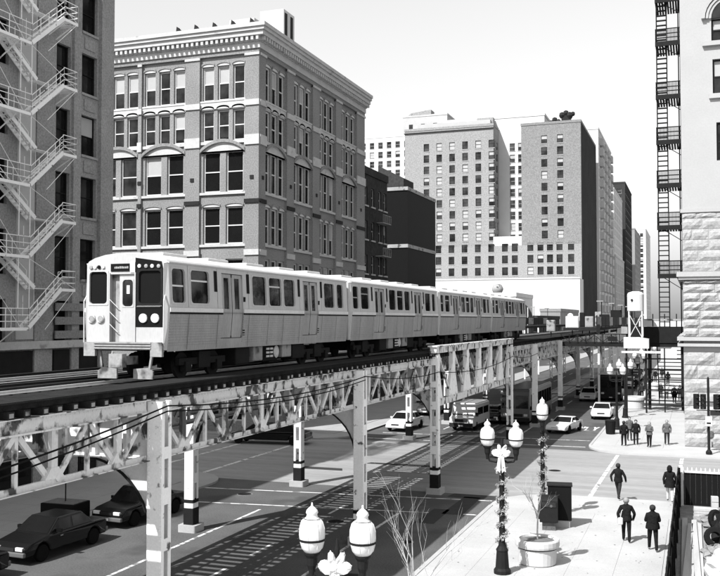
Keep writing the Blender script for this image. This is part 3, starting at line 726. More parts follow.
for k in range(7):
    zL = 8.62 + 3.58 * k; zR = zL + 2.02
    g = MB()
    for q in range(8): g.box(X0 + q * .14, X0 + q * .14 + .09, 33.2, 37.4, zL - .03, zL)
    g.box(X0 - .03, X1 + .03, 37.36, 37.42, zL - .14, zL + .01); g.box(X1 - .03, X1 + .03, 33.2, 37.4, zL - .14, zL + .01)
    tag(g.build('landing_grate', 'steel_c', feo, True), kind='stuff')
    g = MB()
    for q in range(8): g.box(X0 + q * .14, X0 + q * .14 + .09, 39.9 if q > 3 else 38.5, 41.0, zR - .03, zR)
    g.box(X1 - .03, X1 + .03, 39.9, 41.0, zR - .14, zR + .01); g.box(X0, X1, 40.96, 41.02, zR - .14, zR + .01)
    tag(g.build('landing_grate', 'steel_c', feo, True), kind='stuff')
    # outer flight up to the right landing, inner flight back to the next floor
    for (ya, za, yb, zb, xa, xb) in ((37.4, zL, 39.9, zR, XM + .04, X1), (38.5, zR, 36.3, zL + 3.58, X0, XM - .04)):
        for xx in (xa, xb): MB().beam((xx, ya, za), (xx, yb, zb), .05, .22).build('stringer', 'steel_c', feo, True)
        n = 9
        for q in range(1, n): t = q / n; MB().box(xa, xb, ya + (yb - ya) * t - .11, ya + (yb - ya) * t + .11, za + (zb - za) * t - .015, za + (zb - za) * t + .015).build('tread', 'steel_c', feo, True)
        railing([(xb if xa > XM else xa, ya, za), (xb if xa > XM else xa, yb, zb)], .9)
    for (ya, za, yb, zb) in ((37.2, zL + 3.5, 41.0, zR), (41.0, zR, 38.6, zL - .1), (33.5, zL + 3.5, 36.8, zL)): MB().tube([(X1 + .02, ya, za), (X1 + .02, yb, zb)], .016, 4).build('tie_rod', 'steel_c', feo, True)
    for y_ in (36.6, 37.4): MB().tube([(X1, y_, zL), (X1, y_, zL + 3.58)], .022, 5).build('upright', 'steel_c', feo, True)
    for ya, za in ((37.4, zL), (38.23, zL + .67), (39.07, zL + 1.35)): MB().tube([(X0 + .02, ya, za - .1), (X0 + .02, ya, za + .95)], .02, 4).build('baluster', 'steel_c', feo, True)
    railing([(X1, 33.2, zL), (X1, 36.6, zL), (X1, 37.4, zL)], .95)
    railing([(X1, 39.9, zR), (X1, 41.0, zR), (X0, 41.0, zR)], .95)

# ================================================================== CENTRAL BRICK BUILDING
cb = empty('brick_building', (-40, 78, SH), 0, 'large brick corner building with arched windows and heavy pale cornice behind the train', 'building')
X0c, X1c, Y0c, Y1c, HC = -62.0, -32.5, 65.5, 90.2, 30.95
rows = [(26.75, 29.55, 3), (23.45, 25.95, 3), (19.3, 22.6, 2), (15.1, 18.1, 2), (11.0, 13.9, 2), (7.2, 10.0, 2), (1.0, 5.5, 2)]
wall = MB(); TFc = TF(X0c, Y0c); TSc = TS(X1c, Y0c)
fbays = [(-37.65, -33.5), (-43.15, -38.95), (-47.55, -43.45), (-53.3, -49.1), (-58.3, -54.1)]
sbays = [(66.55, 70.7), (72.15, 76.3), (77.95, 82.0), (83.55, 87.8)]
def bay_ops(a, b, rows):
    res = []
    for z0, z1, n in rows:
        w = b - a; wn = 1.05 if n == 3 else 1.55; gap = (w - n * wn) / (n)
        for i in range(n):
            u = a + gap / 2 + i * (wn + gap); res.append((u, u + wn, z0, z1))
    return res
fo = [o for a, b in fbays for o in bay_ops(a - X0c, b - X0c, rows)]
so_ = [o for a, b in sbays for o in bay_ops(a - Y0c, b - Y0c, [(z0, z1, 3) for z0, z1, n in rows])]
facade(wall, TFc, 0, X1c - X0c, 0, HC, fo, .28); facade(wall, TSc, 0, Y1c - Y0c, 0, HC, so_, .28)
block(wall, X0c, X1c, Y0c, Y1c, 0, HC, 'fs')
wall.build('wall', ['brick', 'roof'], cb, True)
place_windows(cb, TFc, 0, [o for o in fo if o[2] > 26.5], .24, .11, 1, 'trim_w', 'glass', .85)
place_windows(cb, TFc, 0, [o for o in fo if o[2] <= 26.5], .24, .11, 1, 'trim_w', 'glass', .12)
place_windows(cb, TSc, math.pi / 2, so_, .2, .13, 1, 'trim_w', 'glass', .1)
def both(u, o0, o1, z0, z1, face, m, name):
    a, b = u
    if face == 'f': return MB().box(a, b, Y0c - o1, Y0c - o0, z0, z1).build(name, m, cb, True)
    return MB().box(X1c + o0, X1c + o1, a, b, z0, z1).build(name, m, cb, True)
for face, bays, lo, hi in (('f', sorted(fbays), X0c, X1c), ('s', sbays, Y0c, Y1c)):
    edges = [lo] + [q for b in bays for q in b] + [hi]
    for i in range(0, len(edges), 2):
        a, b = edges[i], edges[i + 1]
        last = face == 'f' and i == len(edges) - 2; first = face == 's' and i == 0
        b2 = b + .2 if last else b; a2 = a
        if face == 's' and i == 0: a2 = a + .001
        p = both((a2, b2), 0, .2, 0, 30.1, face, 'brick', 'pilaster')
        for z0, z1, m in ((30.1, 30.3, 'trim'), (22.95, 23.75, 'trim'), (18.3, 18.62, 'dark'), (14.15, 14.6, 'trim'), (26.1, 26.55, 'trim')):
            both((a2 - .05, b2 + .05), .2 if m != 'dark' else .2, .3, z0, z1, face, m, 'pilaster_block')
        both((a2 + (b2 - a2) * .5 - .16, a2 + (b2 - a2) * .5 + .16), .201, .26, 20.2, 20.5, face, 'dark', 'tie_plate')
    for a, b in bays:
        both((a, b), 0, .10, 26.05, 26.6, face, 'trim', 'belt_course')
        both((a, b), 0, .14, 23.18, 23.42, face, 'trim', 'sill'); both((a, b), 0, .14, 26.6, 26.74, face, 'trim', 'sill')
        both((a, b), 0, .16, 19.08, 19.28, face, 'trim', 'sill'); both((a, b), 0, .14, 14.88, 15.08, face, 'trim', 'sill'); both((a, b), 0, .1, 10.8, 10.98, face, 'trim', 'sill')
        # segmental hood over the arched pair, with pale tympanum
        mid, hw = (a + b) / 2, (b - a) / 2 - .05; rise = .8 if face == 'f' else .75
        rad = (hw * hw + rise * rise) / (2 * rise); cz = 22.5 + rise - rad; a0 = math.asin(hw / rad)
        ang = [-a0 + 2 * a0 * k / 14 for k in range(15)]
        outer = [(mid + rad * math.sin(t), cz + rad * math.cos(t)) for t in ang]
        hood = MB()
        for k in range(14):
            p, q = outer[k], outer[k + 1]
            pts = [p, q, (q[0], q[1] + .26), (p[0], p[1] + .26)]
            if face == 'f': hood.prism(pts, 'y', Y0c - .24, Y0c)
            else: hood.prism(pts, 'x', X1c, X1c + .24)
        hood.build('arch_hood', 'brick', cb, True)
        tym = [(p[0], p[1] - .003) for p in outer] + [(mid + hw, 22.62), (mid - hw, 22.62)]
        (MB().prism(tym, 'y', Y0c - .06, Y0c + .02) if face == 'f' else MB().prism(tym, 'x', X1c - .02, X1c + .06)).build('tympanum', 'trim', cb, True)
        # small segmental heads on the row below and the top rows
        for o in bay_ops(a, b, [(r[0], r[1], r[2] if face == 'f' else 3) for r in (rows[3], rows[0], rows[1])]):
            zz = o[3]; w = (o[1] - o[0]) / 2 + .06; m_ = (o[0] + o[1]) / 2; pts = [(m_ + w * math.cos(R(t)), zz + .02 + .22 * math.sin(R(t))) for t in range(0, 181, 20)]
            up = [(x, z + .14) for x, z in pts]
            poly = pts + up[::-1]
            hb = MB()
            for k in range(len(pts) - 1):
                q4 = [pts[k], pts[k + 1], up[k + 1], up[k]]
                hb.prism(q4, 'y', Y0c - .1, Y0c) if face == 'f' else hb.prism(q4, 'x', X1c, X1c + .1)
            hb.build('window_head', 'brick', cb, True)
            tp = pts + []
            (MB().prism(tp, 'y', Y0c - .03, Y0c + .01) if face == 'f' else MB().prism(tp, 'x', X1c - .01, X1c + .03)).build('window_lunette', 'trim_w', cb, True)
# cornice in stepped rings round the two street faces
for z0, z1, o, m in ((30.3, 30.62, .22, 'brick'), (30.62, 31.12, .34, 'trim'), (31.5, 31.86, .85, 'trim'), (31.86, 32.12, 1.0, 'trim'), (32.12, 32.42, 1.12, 'trim')):
    MB().prism([(X0c, Y0c - o), (X1c + o, Y0c - o), (X1c + o, Y1c), (X0c, Y1c)], 'z', z0, z1).build('cornice', m, cb, True)
MB().prism([(X0c, Y0c - .45), (X1c + .45, Y0c - .45), (X1c + .45, Y1c), (X0c, Y1c)], 'z', 31.12, 31.5).build('cornice', 'trim', cb, True)
MB().prism([(X0c + .3, Y0c + .3), (X1c - .3, Y0c + .3), (X1c - .3, Y1c - .3), (X0c + .3, Y1c - .3)], 'z', 32.42, 32.5).build('roof', 'roof', cb, True)
dm_f = MB().box(-.11, .11, -.78, -.46, 31.16, 31.49).mesh('dentil', 'trim'); dm_s = MB().box(.46, .78, -.11, .11, 31.16, 31.49).mesh('dentil', 'trim')
x = X1c + .3
while x > -47.5: inst('dentil', dm_f, (x, Y0c, 0), cb, 0, True); x -= .45
y = Y0c - .3
while y < Y1c: inst('dentil', dm_s, (X1c, y, 0), cb, 0, True); y += .45
# roof vents along the front edge, penthouse and chimney
for k, px in enumerate((193, 209, 223, 237, 251)):
    x = -41.2 + k * 1.75 ; y = 68.0
    v = MB().lathe([(.09, 32.45), (.09, 33.7)], 8, (x, y, 0)); v.prism([(x - .2, 33.6), (x + .24, 33.6), (x - .14, 34.05)], 'y', y - .25, y + .25)
    tag(v.build('roof_vent', 'dark'), ['leftmost', 'second from left', 'middle', 'second from right', 'rightmost'][k] + ' of five dark vents on the brick building roof', 'roof vent', 'dark vents on the brick building roof')
ph = empty('roof_penthouse', (-37, 73, 32.5), 0, 'pale boxy penthouse with two openings on the brick building roof', 'penthouse')
MB().box(-38.0, -35.6, 71.0, 75.0, 32.45, 35.2).build('wall', 'white_w', ph, True)
for y in (71.7, 73.4): MB().box(-35.66, -35.58, y, y + .9, 33.2, 34.6).build('opening', 'dark', ph, True)
ch = empty('roof_chimney', (-36.5, 77.2, 32.5), 0, 'tall pale ribbed stack at the back of the brick building roof', 'chimney')
MB().box(-37.6, -35.2, 76.2, 78.6, 32.45, 37.6).build('stack', 'white_w', ch, True)
for y in (76.45, 77.7): MB().box(-35.24, -35.14, y, y + .45, 33.0, 37.3).build('dark_rib', 'dark', ch, True)

# ================================================================== BUILDINGS FARTHER ALONG THE LEFT SIDE
def tower(name, label, x0, x1, y0, y1, h, wm, fcols=None, frows=None, scols=None, srows=None, ww=1.3, wh=1.9, rec=.25, frame='dark', lights=.3, z0=0, root=None, parapet=.8, sw=None):
    r = root or empty(name, ((x0 + x1) / 2, (y0 + y1) / 2, SH), 0, label, 'building')
    w = MB(); T1 = TF(x0, y0); T2 = TS(x1, y0)
    f = [(c, c + ww, z, z + wh) for c in (fcols or []) for z in (frows or [])]
    sw = sw or ww
    s = [(c, c + sw, z, z + wh) for c in (scols or []) for z in (srows or [])]
    facade(w, T1, 0, x1 - x0, z0, h, f, rec); facade(w, T2, 0, y1 - y0, z0, h, s, rec); block(w, x0, x1, y0, y1, z0, h, 'fs')
    w.build('wall', [wm, 'roof'], r, True)
    far_windows(r, T1, 0, f, rec, frame, lights); far_windows(r, T2, math.pi / 2, s, rec, frame, lights)
    if parapet:
        MB().box(x0 - .15, x1 + .15, y0 - .15, y0 + .3, h - .001, h + parapet).build('parapet', wm, r, True); MB().box(x1 - .3, x1 + .15, y0 + .301, y1, h - .002, h + parapet).build('parapet', wm, r, True)
    return r
fr = lambda a, b, n: [a + (b - a) * k / (n - 1) for k in range(n)] if n > 1 else [a]
# narrow dark building beside the central one, with balconies
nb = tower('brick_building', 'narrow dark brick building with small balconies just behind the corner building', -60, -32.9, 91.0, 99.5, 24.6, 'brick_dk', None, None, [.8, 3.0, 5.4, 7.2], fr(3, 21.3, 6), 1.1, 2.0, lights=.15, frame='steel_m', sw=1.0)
MB().box(-60, -34, 91.3, 93.8, 24.6, 28.6).build('roof_house', 'brick_dk', nb, True)
for k in range(5):
    z = 5.0 + 3.66 * k
    b = MB().box(-32.9, -32.0, 95.4, 98.2, z, z + .08).build('balcony', 'steel_m', nb, True)
    m_ = MB()
    for q in range(8): m_.box(-32.03, -32.0, 95.4 + q * .4, 95.43 + q * .4, z + .08, z + .9)
    m_.box(-32.04, -31.99, 95.4, 98.2, z + .9, z + .95); m_.build('balcony_rail', 'steel_m', b, True)
tower('dark_building', 'black windowless slab building between the balconied block and the pale hotel', -58, -38.3, 125, 140, 27.5, 'black', parapet=0)
db = [o for o in bpy.data.objects if o.name.startswith('dark_building')][0]
for z in (27.5, 19.3): MB().box(-58, -38.2, 124.85, 140, z, z + .5).build('stone_band', 'steel_m', db, True)
MB().prism([(-50, 28), (-39.5, 28), (-39.5, 29.6), (-43.4, 31.6), (-43.4, 30.0), (-50, 30)], 'y', 127, 132).build('roof_house', 'brick_dk', db, True)
# pale far building behind, with penthouse
pb = tower('pale_building', 'pale office block with rows of windows rising behind the dark slab building', -190, -122, 420, 470, 97.2, 'white_w', fr(3, 64, 15), fr(60, 92, 8), None, None, 2.3, 3.0, rec=.4, frame='steel_m', lights=.3)
ph = tower('roof_house', None, -131.5, -109.5, 422, 440, 106.5, 'pale_w', [3, 9, 15], [99], z0=90, root=pb, ww=2, wh=4)
MB().prism([(-131, 106.5), (-118, 106.5), (-118, 110), (-128, 109)], 'y', 424, 430).build('roof_plant', 'steel_m', pb, True)
# hotel: two blocks with a light court, joined low
HY = 296.0
ht = empty('brick_hotel', (-62, 310, SH), 0, 'U-shaped brick hotel with many small windows, light court and dark roof plant', 'building')
zr = [68.0 - 3.82 * k for k in range(17)]
lc = [2.6 + 4.62 + 4.42 * k for k in range(6)]
tower('', None, -91.6, -61.3, HY, HY + 8.2, 72.6, 'brick_h', [c - .6 for c in lc], [z - 2.6 for z in zr[:9]], [.9, 4.8], [z - 2.6 for z in zr[:9]], 1.9, 2.6, rec=.3, lights=.45, z0=33.0, root=ht, sw=2.2)
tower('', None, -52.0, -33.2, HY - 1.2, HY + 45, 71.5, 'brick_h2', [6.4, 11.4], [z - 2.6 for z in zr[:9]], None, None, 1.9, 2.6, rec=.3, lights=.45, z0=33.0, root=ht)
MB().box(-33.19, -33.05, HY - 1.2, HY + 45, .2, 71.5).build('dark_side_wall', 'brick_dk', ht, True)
lo = [(lc[k] - .6) for k in range(6)] + [33.2, 36.4, 41.4, 44.6, 47.6, 50.6, 54.2]
tower('', None, -91.6, -33.2, HY - 1.3, HY + 46, 33.0, 'brick_h', lo, [z - 2.6 for z in zr[9:]], None, None, 1.9, 2.6, rec=.3, lights=.15, root=ht, parapet=0)
MB().box(-61.29, -52.01, HY - .9, HY + 8.4, 33.0, 36.0).build('court_roof', 'white_w', ht, True)
MB().box(-88, -63, HY + 3, HY + 8, 72.6, 75.4).build('roof_house', 'pale_w', ht, True)
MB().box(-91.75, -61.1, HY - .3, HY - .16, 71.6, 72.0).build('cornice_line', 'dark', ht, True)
MB().box(-68, -62.5, HY + 5.5, HY + 8.1, 72.6, 76.6).build('roof_house', 'brick_h', ht, True)
# white tower seen through the court, and others behind
wt = tower('white_tower', 'white tower rising behind the light court of the brick hotel', -80, -46.0, 304.6, 345, 76.6, 'white_w', [22.4, 25.2], [z - 2.6 for z in zr[:9]], None, None, 1.8, 2.6, rec=.3, frame='steel_m', lights=.2)
MB().box(-60, -55, 308, 314, 76.6, 78.2).build('roof_plant', 'dark', wt, True)
bt = tower('white_tower', 'pale tower with stacked bay windows behind the right half of the hotel', -60, -32.6, 345, 400, 79.0, 'white_w', [15, 18.6, 22.6], fr(8, 74, 18), fr(2, 52, 12), fr(8, 74, 18), 1.9, 2.6, rec=.3, frame='steel_m', lights=.2)
tk = MB()
for x, z, r in ((-43.2, 73.0, .8), (-42, 73.8, .9), (-40.8, 73.2, .8), (-39.6, 75.2, 1.0), (-38.4, 75.8, .9), (-37.2, 75.0, 1.1), (-36.2, 75.4, .7)): tk.lathe([(r * .6, -r), (r, -.2), (r * .8, r * .7), (.1, r)], 8, (x, 300, z))
tk.box(-44, -36, 299, 301, 71.5, 72.9); tk.box(-39.8, -36.8, 299.5, 300.6, 72.9, 75)
tag(tk.build('roof_plant', 'dark', ht, True), kind='stuff')
for k in range(18):
    for j in range(4):
        z = 8 + k * 3.88; MB().box(-32.6, -31.2, 350 + j * 13, 355 + j * 13, z, z + 2.6).build('bay_window', 'pale_w', bt, True)
SW = [('pale_building', 'pale setback tower farther down the left side of the street', -56, -33.2, 420, 470, 67, 'white_w', 5),
      ('pale_building', 'low pale block with deep slanted side windows in the street canyon', -50, -31.5, 404, 455, 36, 'pale_w', 4),
      ('dark_building', 'dark slender tower with knife-like edge in the street canyon', -52, -32.4, 480, 530, 78, 'brick_dk', 4),
      ('pale_building', 'grey tower beyond the dark slender one, many small windows', -54, -32.6, 560, 620, 62, 'brick_h', 6),
      ('pale_building', 'farthest white tower at the end of the left row', -52, -32.6, 690, 760, 74, 'white_w', 6)]
for nm, lbl, x0, x1, y0, y1, h, m, n in SW:
    tower(nm, lbl, x0, x1, y0, y1, h, m, fr(2, x1 - x0 - 4, n), fr(6, h - 5, int(h / 4)), fr(2, y1 - y0 - 4, 8), fr(6, h - 5, int(h / 4)), 2.2, 2.4, rec=.4, frame='steel_m', lights=.2)
for k, (ya, yb, h_, lbl, m_) in enumerate(((100.5, 124, 9.4, 'low dark storefront row just past the balconied brick building', 'brick_dk'), (126, 150, 8.0, 'low dark shop building below the black slab building', 'brick'), (151, 176, 10.2, 'low brick shop building before the glass pavilion', 'brick_dk'), (204, 240, 9.2, 'low dark building past the glass pavilion', 'brick_dk'), (242, 282, 11.2, 'low grey brick building before the long white wall', 'brick'))):
    lo_ = tower('low_shop_building', lbl, -38.0, -32.6 - .05 * k, ya, yb, h_, m_, [1.2, 3.4], [5.2], fr(1.2, yb - ya - 3.4, 6), [1.0, 5.2], 1.9, 2.3, rec=.3, lights=.2, frame='steel_m')
    MB().box(-32.7, -31.4, ya + .5, yb - .5, 3.8, 4.1).build('awning', 'steel_d', lo_, True)
# white blank party wall with low annex, and low white building with round tank
wbk = empty('white_building', (-50, 288, SH), 0, 'long low white windowless building in front of the hotel', 'building')
MB().box(-84, -32.6, 284, 293.5, 0, 21.6).build('wall', 'white_w', wbk, True)
MB().box(-84.1, -32.5, 283.8, 284.2, 21.6, 22.0).build('coping', 'trim', wbk, True)
lw = tower('white_building', 'low white building with ledges and a round tank on its roof', -40.5, -33.0, 180, 200, 13.6, 'white_w', [1, 3.4, 5.6], [3, 6.6, 10.6], None, None, 1.2, 1.0, rec=.3, lights=.1)
for z in (11.9, 9.6): MB().box(-40.6, -32.9, 179.8, 180.1, z, z + .2).build('ledge', 'steel_m', lw, True)
MB().box(-39.5, -36.0, 181, 188, 13.6, 14.2).build('roof_curb', 'steel_m', lw, True)
MB().lathe([(.05, -1.1), (.8, -.9), (1.15, -.2), (1.15, .2), (.8, .9), (.05, 1.1)], 14, (-37.2, 183, 15.2)).build('round_tank', 'steel_m', lw, True, True)
gl = empty('glass_pavilion', (-32, 190, SH), 0, 'dark glass curved-roof pavilion beside the low white building', 'building')
arc = [(-34 + 3.1 * (1 - math.cos(R(a))) / 1 if False else -32.4 + 2.9 * math.cos(R(180 - a)), 8.5 + 4.0 * math.sin(R(a))) for a in range(0, 181, 15)]
MB().prism([(-35.3, 0)] + [(a, b) for a, b in arc] + [(-29.5, 0)], 'y', 176, 196).build('shell', 'brick_dk', gl, True) if False else MB().prism(([(-29.5, 0)] + arc[::-1] + [(-35.3, 0)]), 'y', 176, 179.5).build('shell', 'dark', gl, True)
for k in range(6): MB().box(-34.8 + k * .95, -34.65 + k * .95, 175.9, 176.0, 6, 11.4).build('glazing_bar', 'trim_w', gl, True)

# ================================================================== RIGHT STONE BUILDING
rb = empty('stone_building', (6, 80, SH), 0, 'white limestone building at the right edge with rough stone base', 'building')
XR, YR, HR = -0.78, 69.0, 46.0
wall = MB(); T = TF(XR, YR)
ops = [(2.15, 4.6, 24.95, 27.4), (2.35, 4.6, 20.2, 22.9), (2.1, 4.7, 28.7, 30.3)] + [(a, a + 2.5, z, z + 2.6) for a in (6.2, 10.2) for z in (20.2, 24.95)]
facade(wall, T, 0, 16, 0, HR, ops, .35); block(wall, XR, XR + 16, YR, YR + 40, 0, HR, 'f')
wall.build('wall', ['stone_w', 'roof'], rb, True)
place_windows(rb, T, 0, ops, .3, .12, 1, 'dark', 'glass', .5)  # pale blinds here stand in for bright reflections in the panes
cx, cz = XR + 3.4, 30.3
half = [(cx + 1.3 * math.cos(R(a)), cz + 1.3 * math.sin(R(a))) for a in range(0, 181, 12)]
MB().prism(half, 'y', YR - .02, YR + .1).build('arch_glass', 'glass', rb, True)
for k, (r0, r1, pr) in enumerate(((1.3, 1.46, .14), (1.5, 1.66, .22), (1.72, 1.95, .3))):
    am = MB()
    for a in range(0, 180, 12):
        q = [(cx + r * math.cos(R(t)), cz + r * math.sin(R(t))) for r, t in ((r0, a), (r1, a), (r1, a + 12), (r0, a + 12))]; am.prism(q, 'y', YR - pr, YR)
    am.build('arch_moulding', 'stone_w', rb, True)
MB().box(cx - 1.9, cx + 1.9, YR - .25, YR, 28.35, 28.66).build('sill', 'stone_w', rb, True); MB().box(cx - 1.5, cx + 1.5, YR - .2, YR, 24.6, 24.93).build('sill', 'stone_w', rb, True)
for z0, z1, pr in ((16.6, 16.85, .12), (12.05, 12.4, .42), (11.85, 12.05, .3), (7.55, 7.8, .42), (7.15, 7.35, .40)):
    MB().box(XR - pr, XR + 16, YR - pr, YR, z0, z1).build('belt_course', 'stone_w', rb, True)
    MB().box(XR - pr, XR, YR + .001, YR + 40, z0, z1).build('belt_course', 'stone_w', rb, True)
# rough-faced blocks, each its own stone
def stone(x0, x1, z0, z1, d, m):
    mb = MB(); c = .045; g = .02; n = 5; k = 3
    X = lambda i: x0 + g + (x1 - x0 - 2 * g) * i / n; Z = lambda j: z0 + g + (z1 - z0 - 2 * g) * j / k
    idx = {}
    for j in range(k + 1):
        for i in range(n + 1):
            edge = i in (0, n) or j in (0, k)
            idx[i, j] = len(mb.v); dd = d * (.25 if edge else random.uniform(.6, 1.35)); mb.v.append((X(i), YR - dd, Z(j)))
    for j in range(k):
        for i in range(n): mb.f.append((idx[i, j], idx[i + 1, j], idx[i + 1, j + 1], idx[i, j + 1])); mb.m.append(0)
    for (i0, j0, i1, j1) in ((0, 0, n, 0), (n, 0, n, k), (n, k, 0, k), (0, k, 0, 0)):
        a = mb.v[idx[i0, j0]]; b = mb.v[idx[i1, j1]]; mb.quad((a[0], YR, a[2]), (b[0], YR, b[2]), b, a)
    mb.build('stone_block', m, rb, True)
z = SH
row = 0
while z < 16.4:
    h = .95 if z < 6.5 else (.62 if z < 12 else .75)
    if 7.1 < z + h / 2 < 7.85: z = 7.82; continue
    if z < 7.1 < z + h: h = 7.12 - z
    if z < 11.83 < z + h: h = 11.82 - z
    if 11.8 < z + h / 2 < 12.45: z = 12.42; continue
    if z + h > 16.58: h = 16.58 - z
    if h < .2: break
    x = XR - .02
    x += 0; first = True
    while x < 7:
        w = random.uniform(1.0, 2.2) if z > 7 else random.uniform(1.6, 2.8)
        if first and row % 2: w *= .55
        stone(x, x + w, z, z + h, .17 if z < 12 else .10, 'stone_r'); x += w; first = False
    z += h; row += 1
# its fire escape on the side face
rf = MB(); lv = [12.3, 15.8, 18.85, 22.0, 25.3, 29.2, 32.4]
rfe = rf.box(XR - .08, XR - .02, 72.9, 73.0, 9, 34).build('fire_escape', 'iron', rb, True)
for k, z in enumerate(lv):
    g = MB()
    for q in range(9): g.box(-2.45 + q * .19, -2.45 + q * .19 + .13, 69.8, 73.2, z - .12, z)
    g.box(-2.5, -2.44, 69.75, 73.2, z - .16, z + .02); g.box(-2.5, -.8, 69.7, 69.8, z - .3, z + .03)
    tag(g.build('landing_grate', 'iron', rfe, True), kind='stuff')
    r = MB()
    for hh in (.3, .6, .95): r.tube([(-.82, 69.75, z + hh), (-2.47, 69.75, z + hh), (-2.47, 73.2, z + hh)], .04, 5)
    for q in range(18): r.tube([(-2.47 + q * .095, 69.75, z), (-2.47 + q * .095, 69.75, z + .95)], .022, 4)
    for q in range(6): r.tube([(-2.47, 69.75 + q * .68, z), (-2.47, 69.75 + q * .68, z + .95)], .022, 4)
    tag(r.build('railing', 'iron', rfe, True), kind='stuff')
    MB().beam((-.8, 70, z - 1.1), (-2.3, 70, z - .1), .05, .05).build('bracket', 'iron', rfe, True)
    zb = lv[k - 1] if k else 8.2
    for xx in (-2.42, -1.72): MB().tube([(xx, 70.3, zb), (xx, 70.3, z)], .045, 5).build('ladder_rail', 'iron', rfe, True)
    zz = zb + .3
    while zz < z - .1: MB().box(-2.42, -1.72, 70.22, 70.42, zz - .035, zz + .035).build('rung', 'iron', rfe, True); zz += .36
MB().tube([(-.95, 73.1, 8), (-.95, 73.1, 34)], .05, 6).build('standpipe', 'iron', rfe, True)

# ================================================================== STATION, FOOTBRIDGE, CABIN TOWER in the distance
st = empty('station_platform', (-11.2, 130, RZ), 0, 'dark wooden station platform beside the distant tracks on the right', 'platform')
st2 = empty('station_platform', (-22, 130, RZ), 0, 'dark wooden station platform on the far left side of the distant tracks', 'platform')
for r, xa, xb in ((st, -13.0, -9.6), (st2, -24.2, -20.9)):
    MB().box(xa, xb, 98, 172, 7.9, 8.2).build('deck', 'wood', r, True)
    xo = xb if r is st else xa
    for k in range(16):
        y = 98.3 + k * 4.9
        MB().box(xo - .05, xo + .05, y - .05, y + .05, 8.2, 9.5).build('railing_post', 'steel_d', r, True)
        if k < 15: MB().box(xo - .03, xo + .03, y + .06, y + 4.8, 8.35, 9.35).build('windbreak_panel', 'steel_d' if k % 3 else 'steel_m', r, True)
        if k % 3 == 1:
            MB().tube([(xo, y + .4, 8.2), (xo, y + .4, 11.0)], .05, 6).build('lamp_post', 'steel_d', r, True); MB().box(xo - .5, xo + .2, y + .2, y + .6, 11.0, 11.12).build('lamp_head', 'steel_m', r, True)
    for k in range(6): MB().box(xo - .1, xo + .1, 100 + k * 13, 100.2 + k * 13, .1, 7.9).build('support_post', 'steel_c', r, True)
def sgn(x, y, z, w, h, label, m='car_roof'):
    r = empty('signal_cabinet', (x, y, z), 0, label, 'cabinet')
    bevel(MB().box(-w / 2, w / 2, -.3, .3, 0, h).build('cabinet_body', m, r), .06)
    MB().box(-w / 2 + .1, w / 2 - .1, -.32, -.302, .12, h - .12).build('cabinet_door', 'trim_w' if m == 'car_roof' else m, r)
    MB().box(-.05, .05, -.05, .05, -1.0, .001).build('stand', 'steel_d', r)
    return r
sgn(-12.15, 98.8, 8.15 + .0, 1.35, 1.25, 'pale square cabinet on the distant station platform')
sgn(-17.0, 86, 8.0, 1.0, 1.3, 'small pale cabinet beside the track behind the last train car')
sgn(-13.1, 90, 7.9, .8, 1.1, 'narrow pale cabinet on a stand beside the near track', 'steel_m')
for k, (x, y, z, w, h) in enumerate(((-11.0, 104.5, 8.2, .9, 1.2), (-12.6, 112, 8.2, .6, 1.7), (-10.6, 118, 8.2, 1.2, 1.5), (-12.2, 127, 8.2, .8, 1.9), (-22.0, 100.5, 8.2, 1.4, 2.0), (-21.6, 112, 8.2, 1.0, 1.6), (-10.4, 134, 8.2, 1.5, 2.2))):
    sgn(x, y, z, w, h, ['low grey cabinet at the front of the station platform', 'slim cabinet on the platform edge behind the low one', 'wide dark cabinet midway along the station platform', 'tall slim cabinet farther along the station platform', 'wide grey cabinet on the left station platform', 'smaller cabinet behind it on the left station platform', 'farthest wide cabinet on the right station platform'][k], ('steel_m', 'steel_d', 'steel_d', 'steel_m', 'steel_m', 'steel_d', 'steel_d')[k])
# dwarf signals with round targets
for x, y, z, lb_ in ((-17.1, 84.5, 7.2, 'round white track signal target behind the last car'), (-13.0, 104, 8.2, 'small pale signal on the station platform edge')):
    s_ = empty('track_signal', (x, y, z), 0, lb_, 'signal'); MB().tube([(0, 0, -.2), (0, 0, 1.2)], .05, 6).build('post', 'steel_m', s_)
    MB().lathe([(.32, 0), (.32, -.05), (.25, -.07)], 14, (0, -.06, 1.25), 'y').build('target', 'lens', s_)
# footbridge crossing from the station to the right
fb = empty('footbridge', (-7, 96, 6.4), 0, 'dark steel footbridge crossing over the sidewalk to the stone building', 'footbridge')
MB().box(-12.9, -.9, 95, 98, 6.35, 6.75).build('deck', 'steel_d', fb, True)
MB().box(-6.2, -.9, 94.9, 95.02, 6.75, 8.35).build('side_panel', 'steel_d', fb, True); MB().box(-12.9, -6.2, 94.9, 95.0, 7.55, 7.63).build('side_rail', 'steel_d', fb, True)
for k in range(9):
    x = -12.8 + k * .82; MB().box(x - .04, x + .04, 94.9, 94.98, 6.75, 7.55).build('side_post', 'steel_d', fb, True)
    if k < 8: MB().beam((x, 94.94, 6.8 if k % 2 else 7.5), (x + .82, 94.94, 7.5 if k % 2 else 6.8), .05, .06).build('side_brace', 'steel_d', fb, True)
for x, z, w, h, m in ((-9.3, 7.65, .35, .9, 'steel_d'), (-8.2, 6.9, .9, .45, 'steel_d'), (-6.9, 7.65, .6, .7, 'steel_m')): MB().box(x, x + w, 94.8, 94.89, z, z + h).build('notice_panel', m, fb, True)

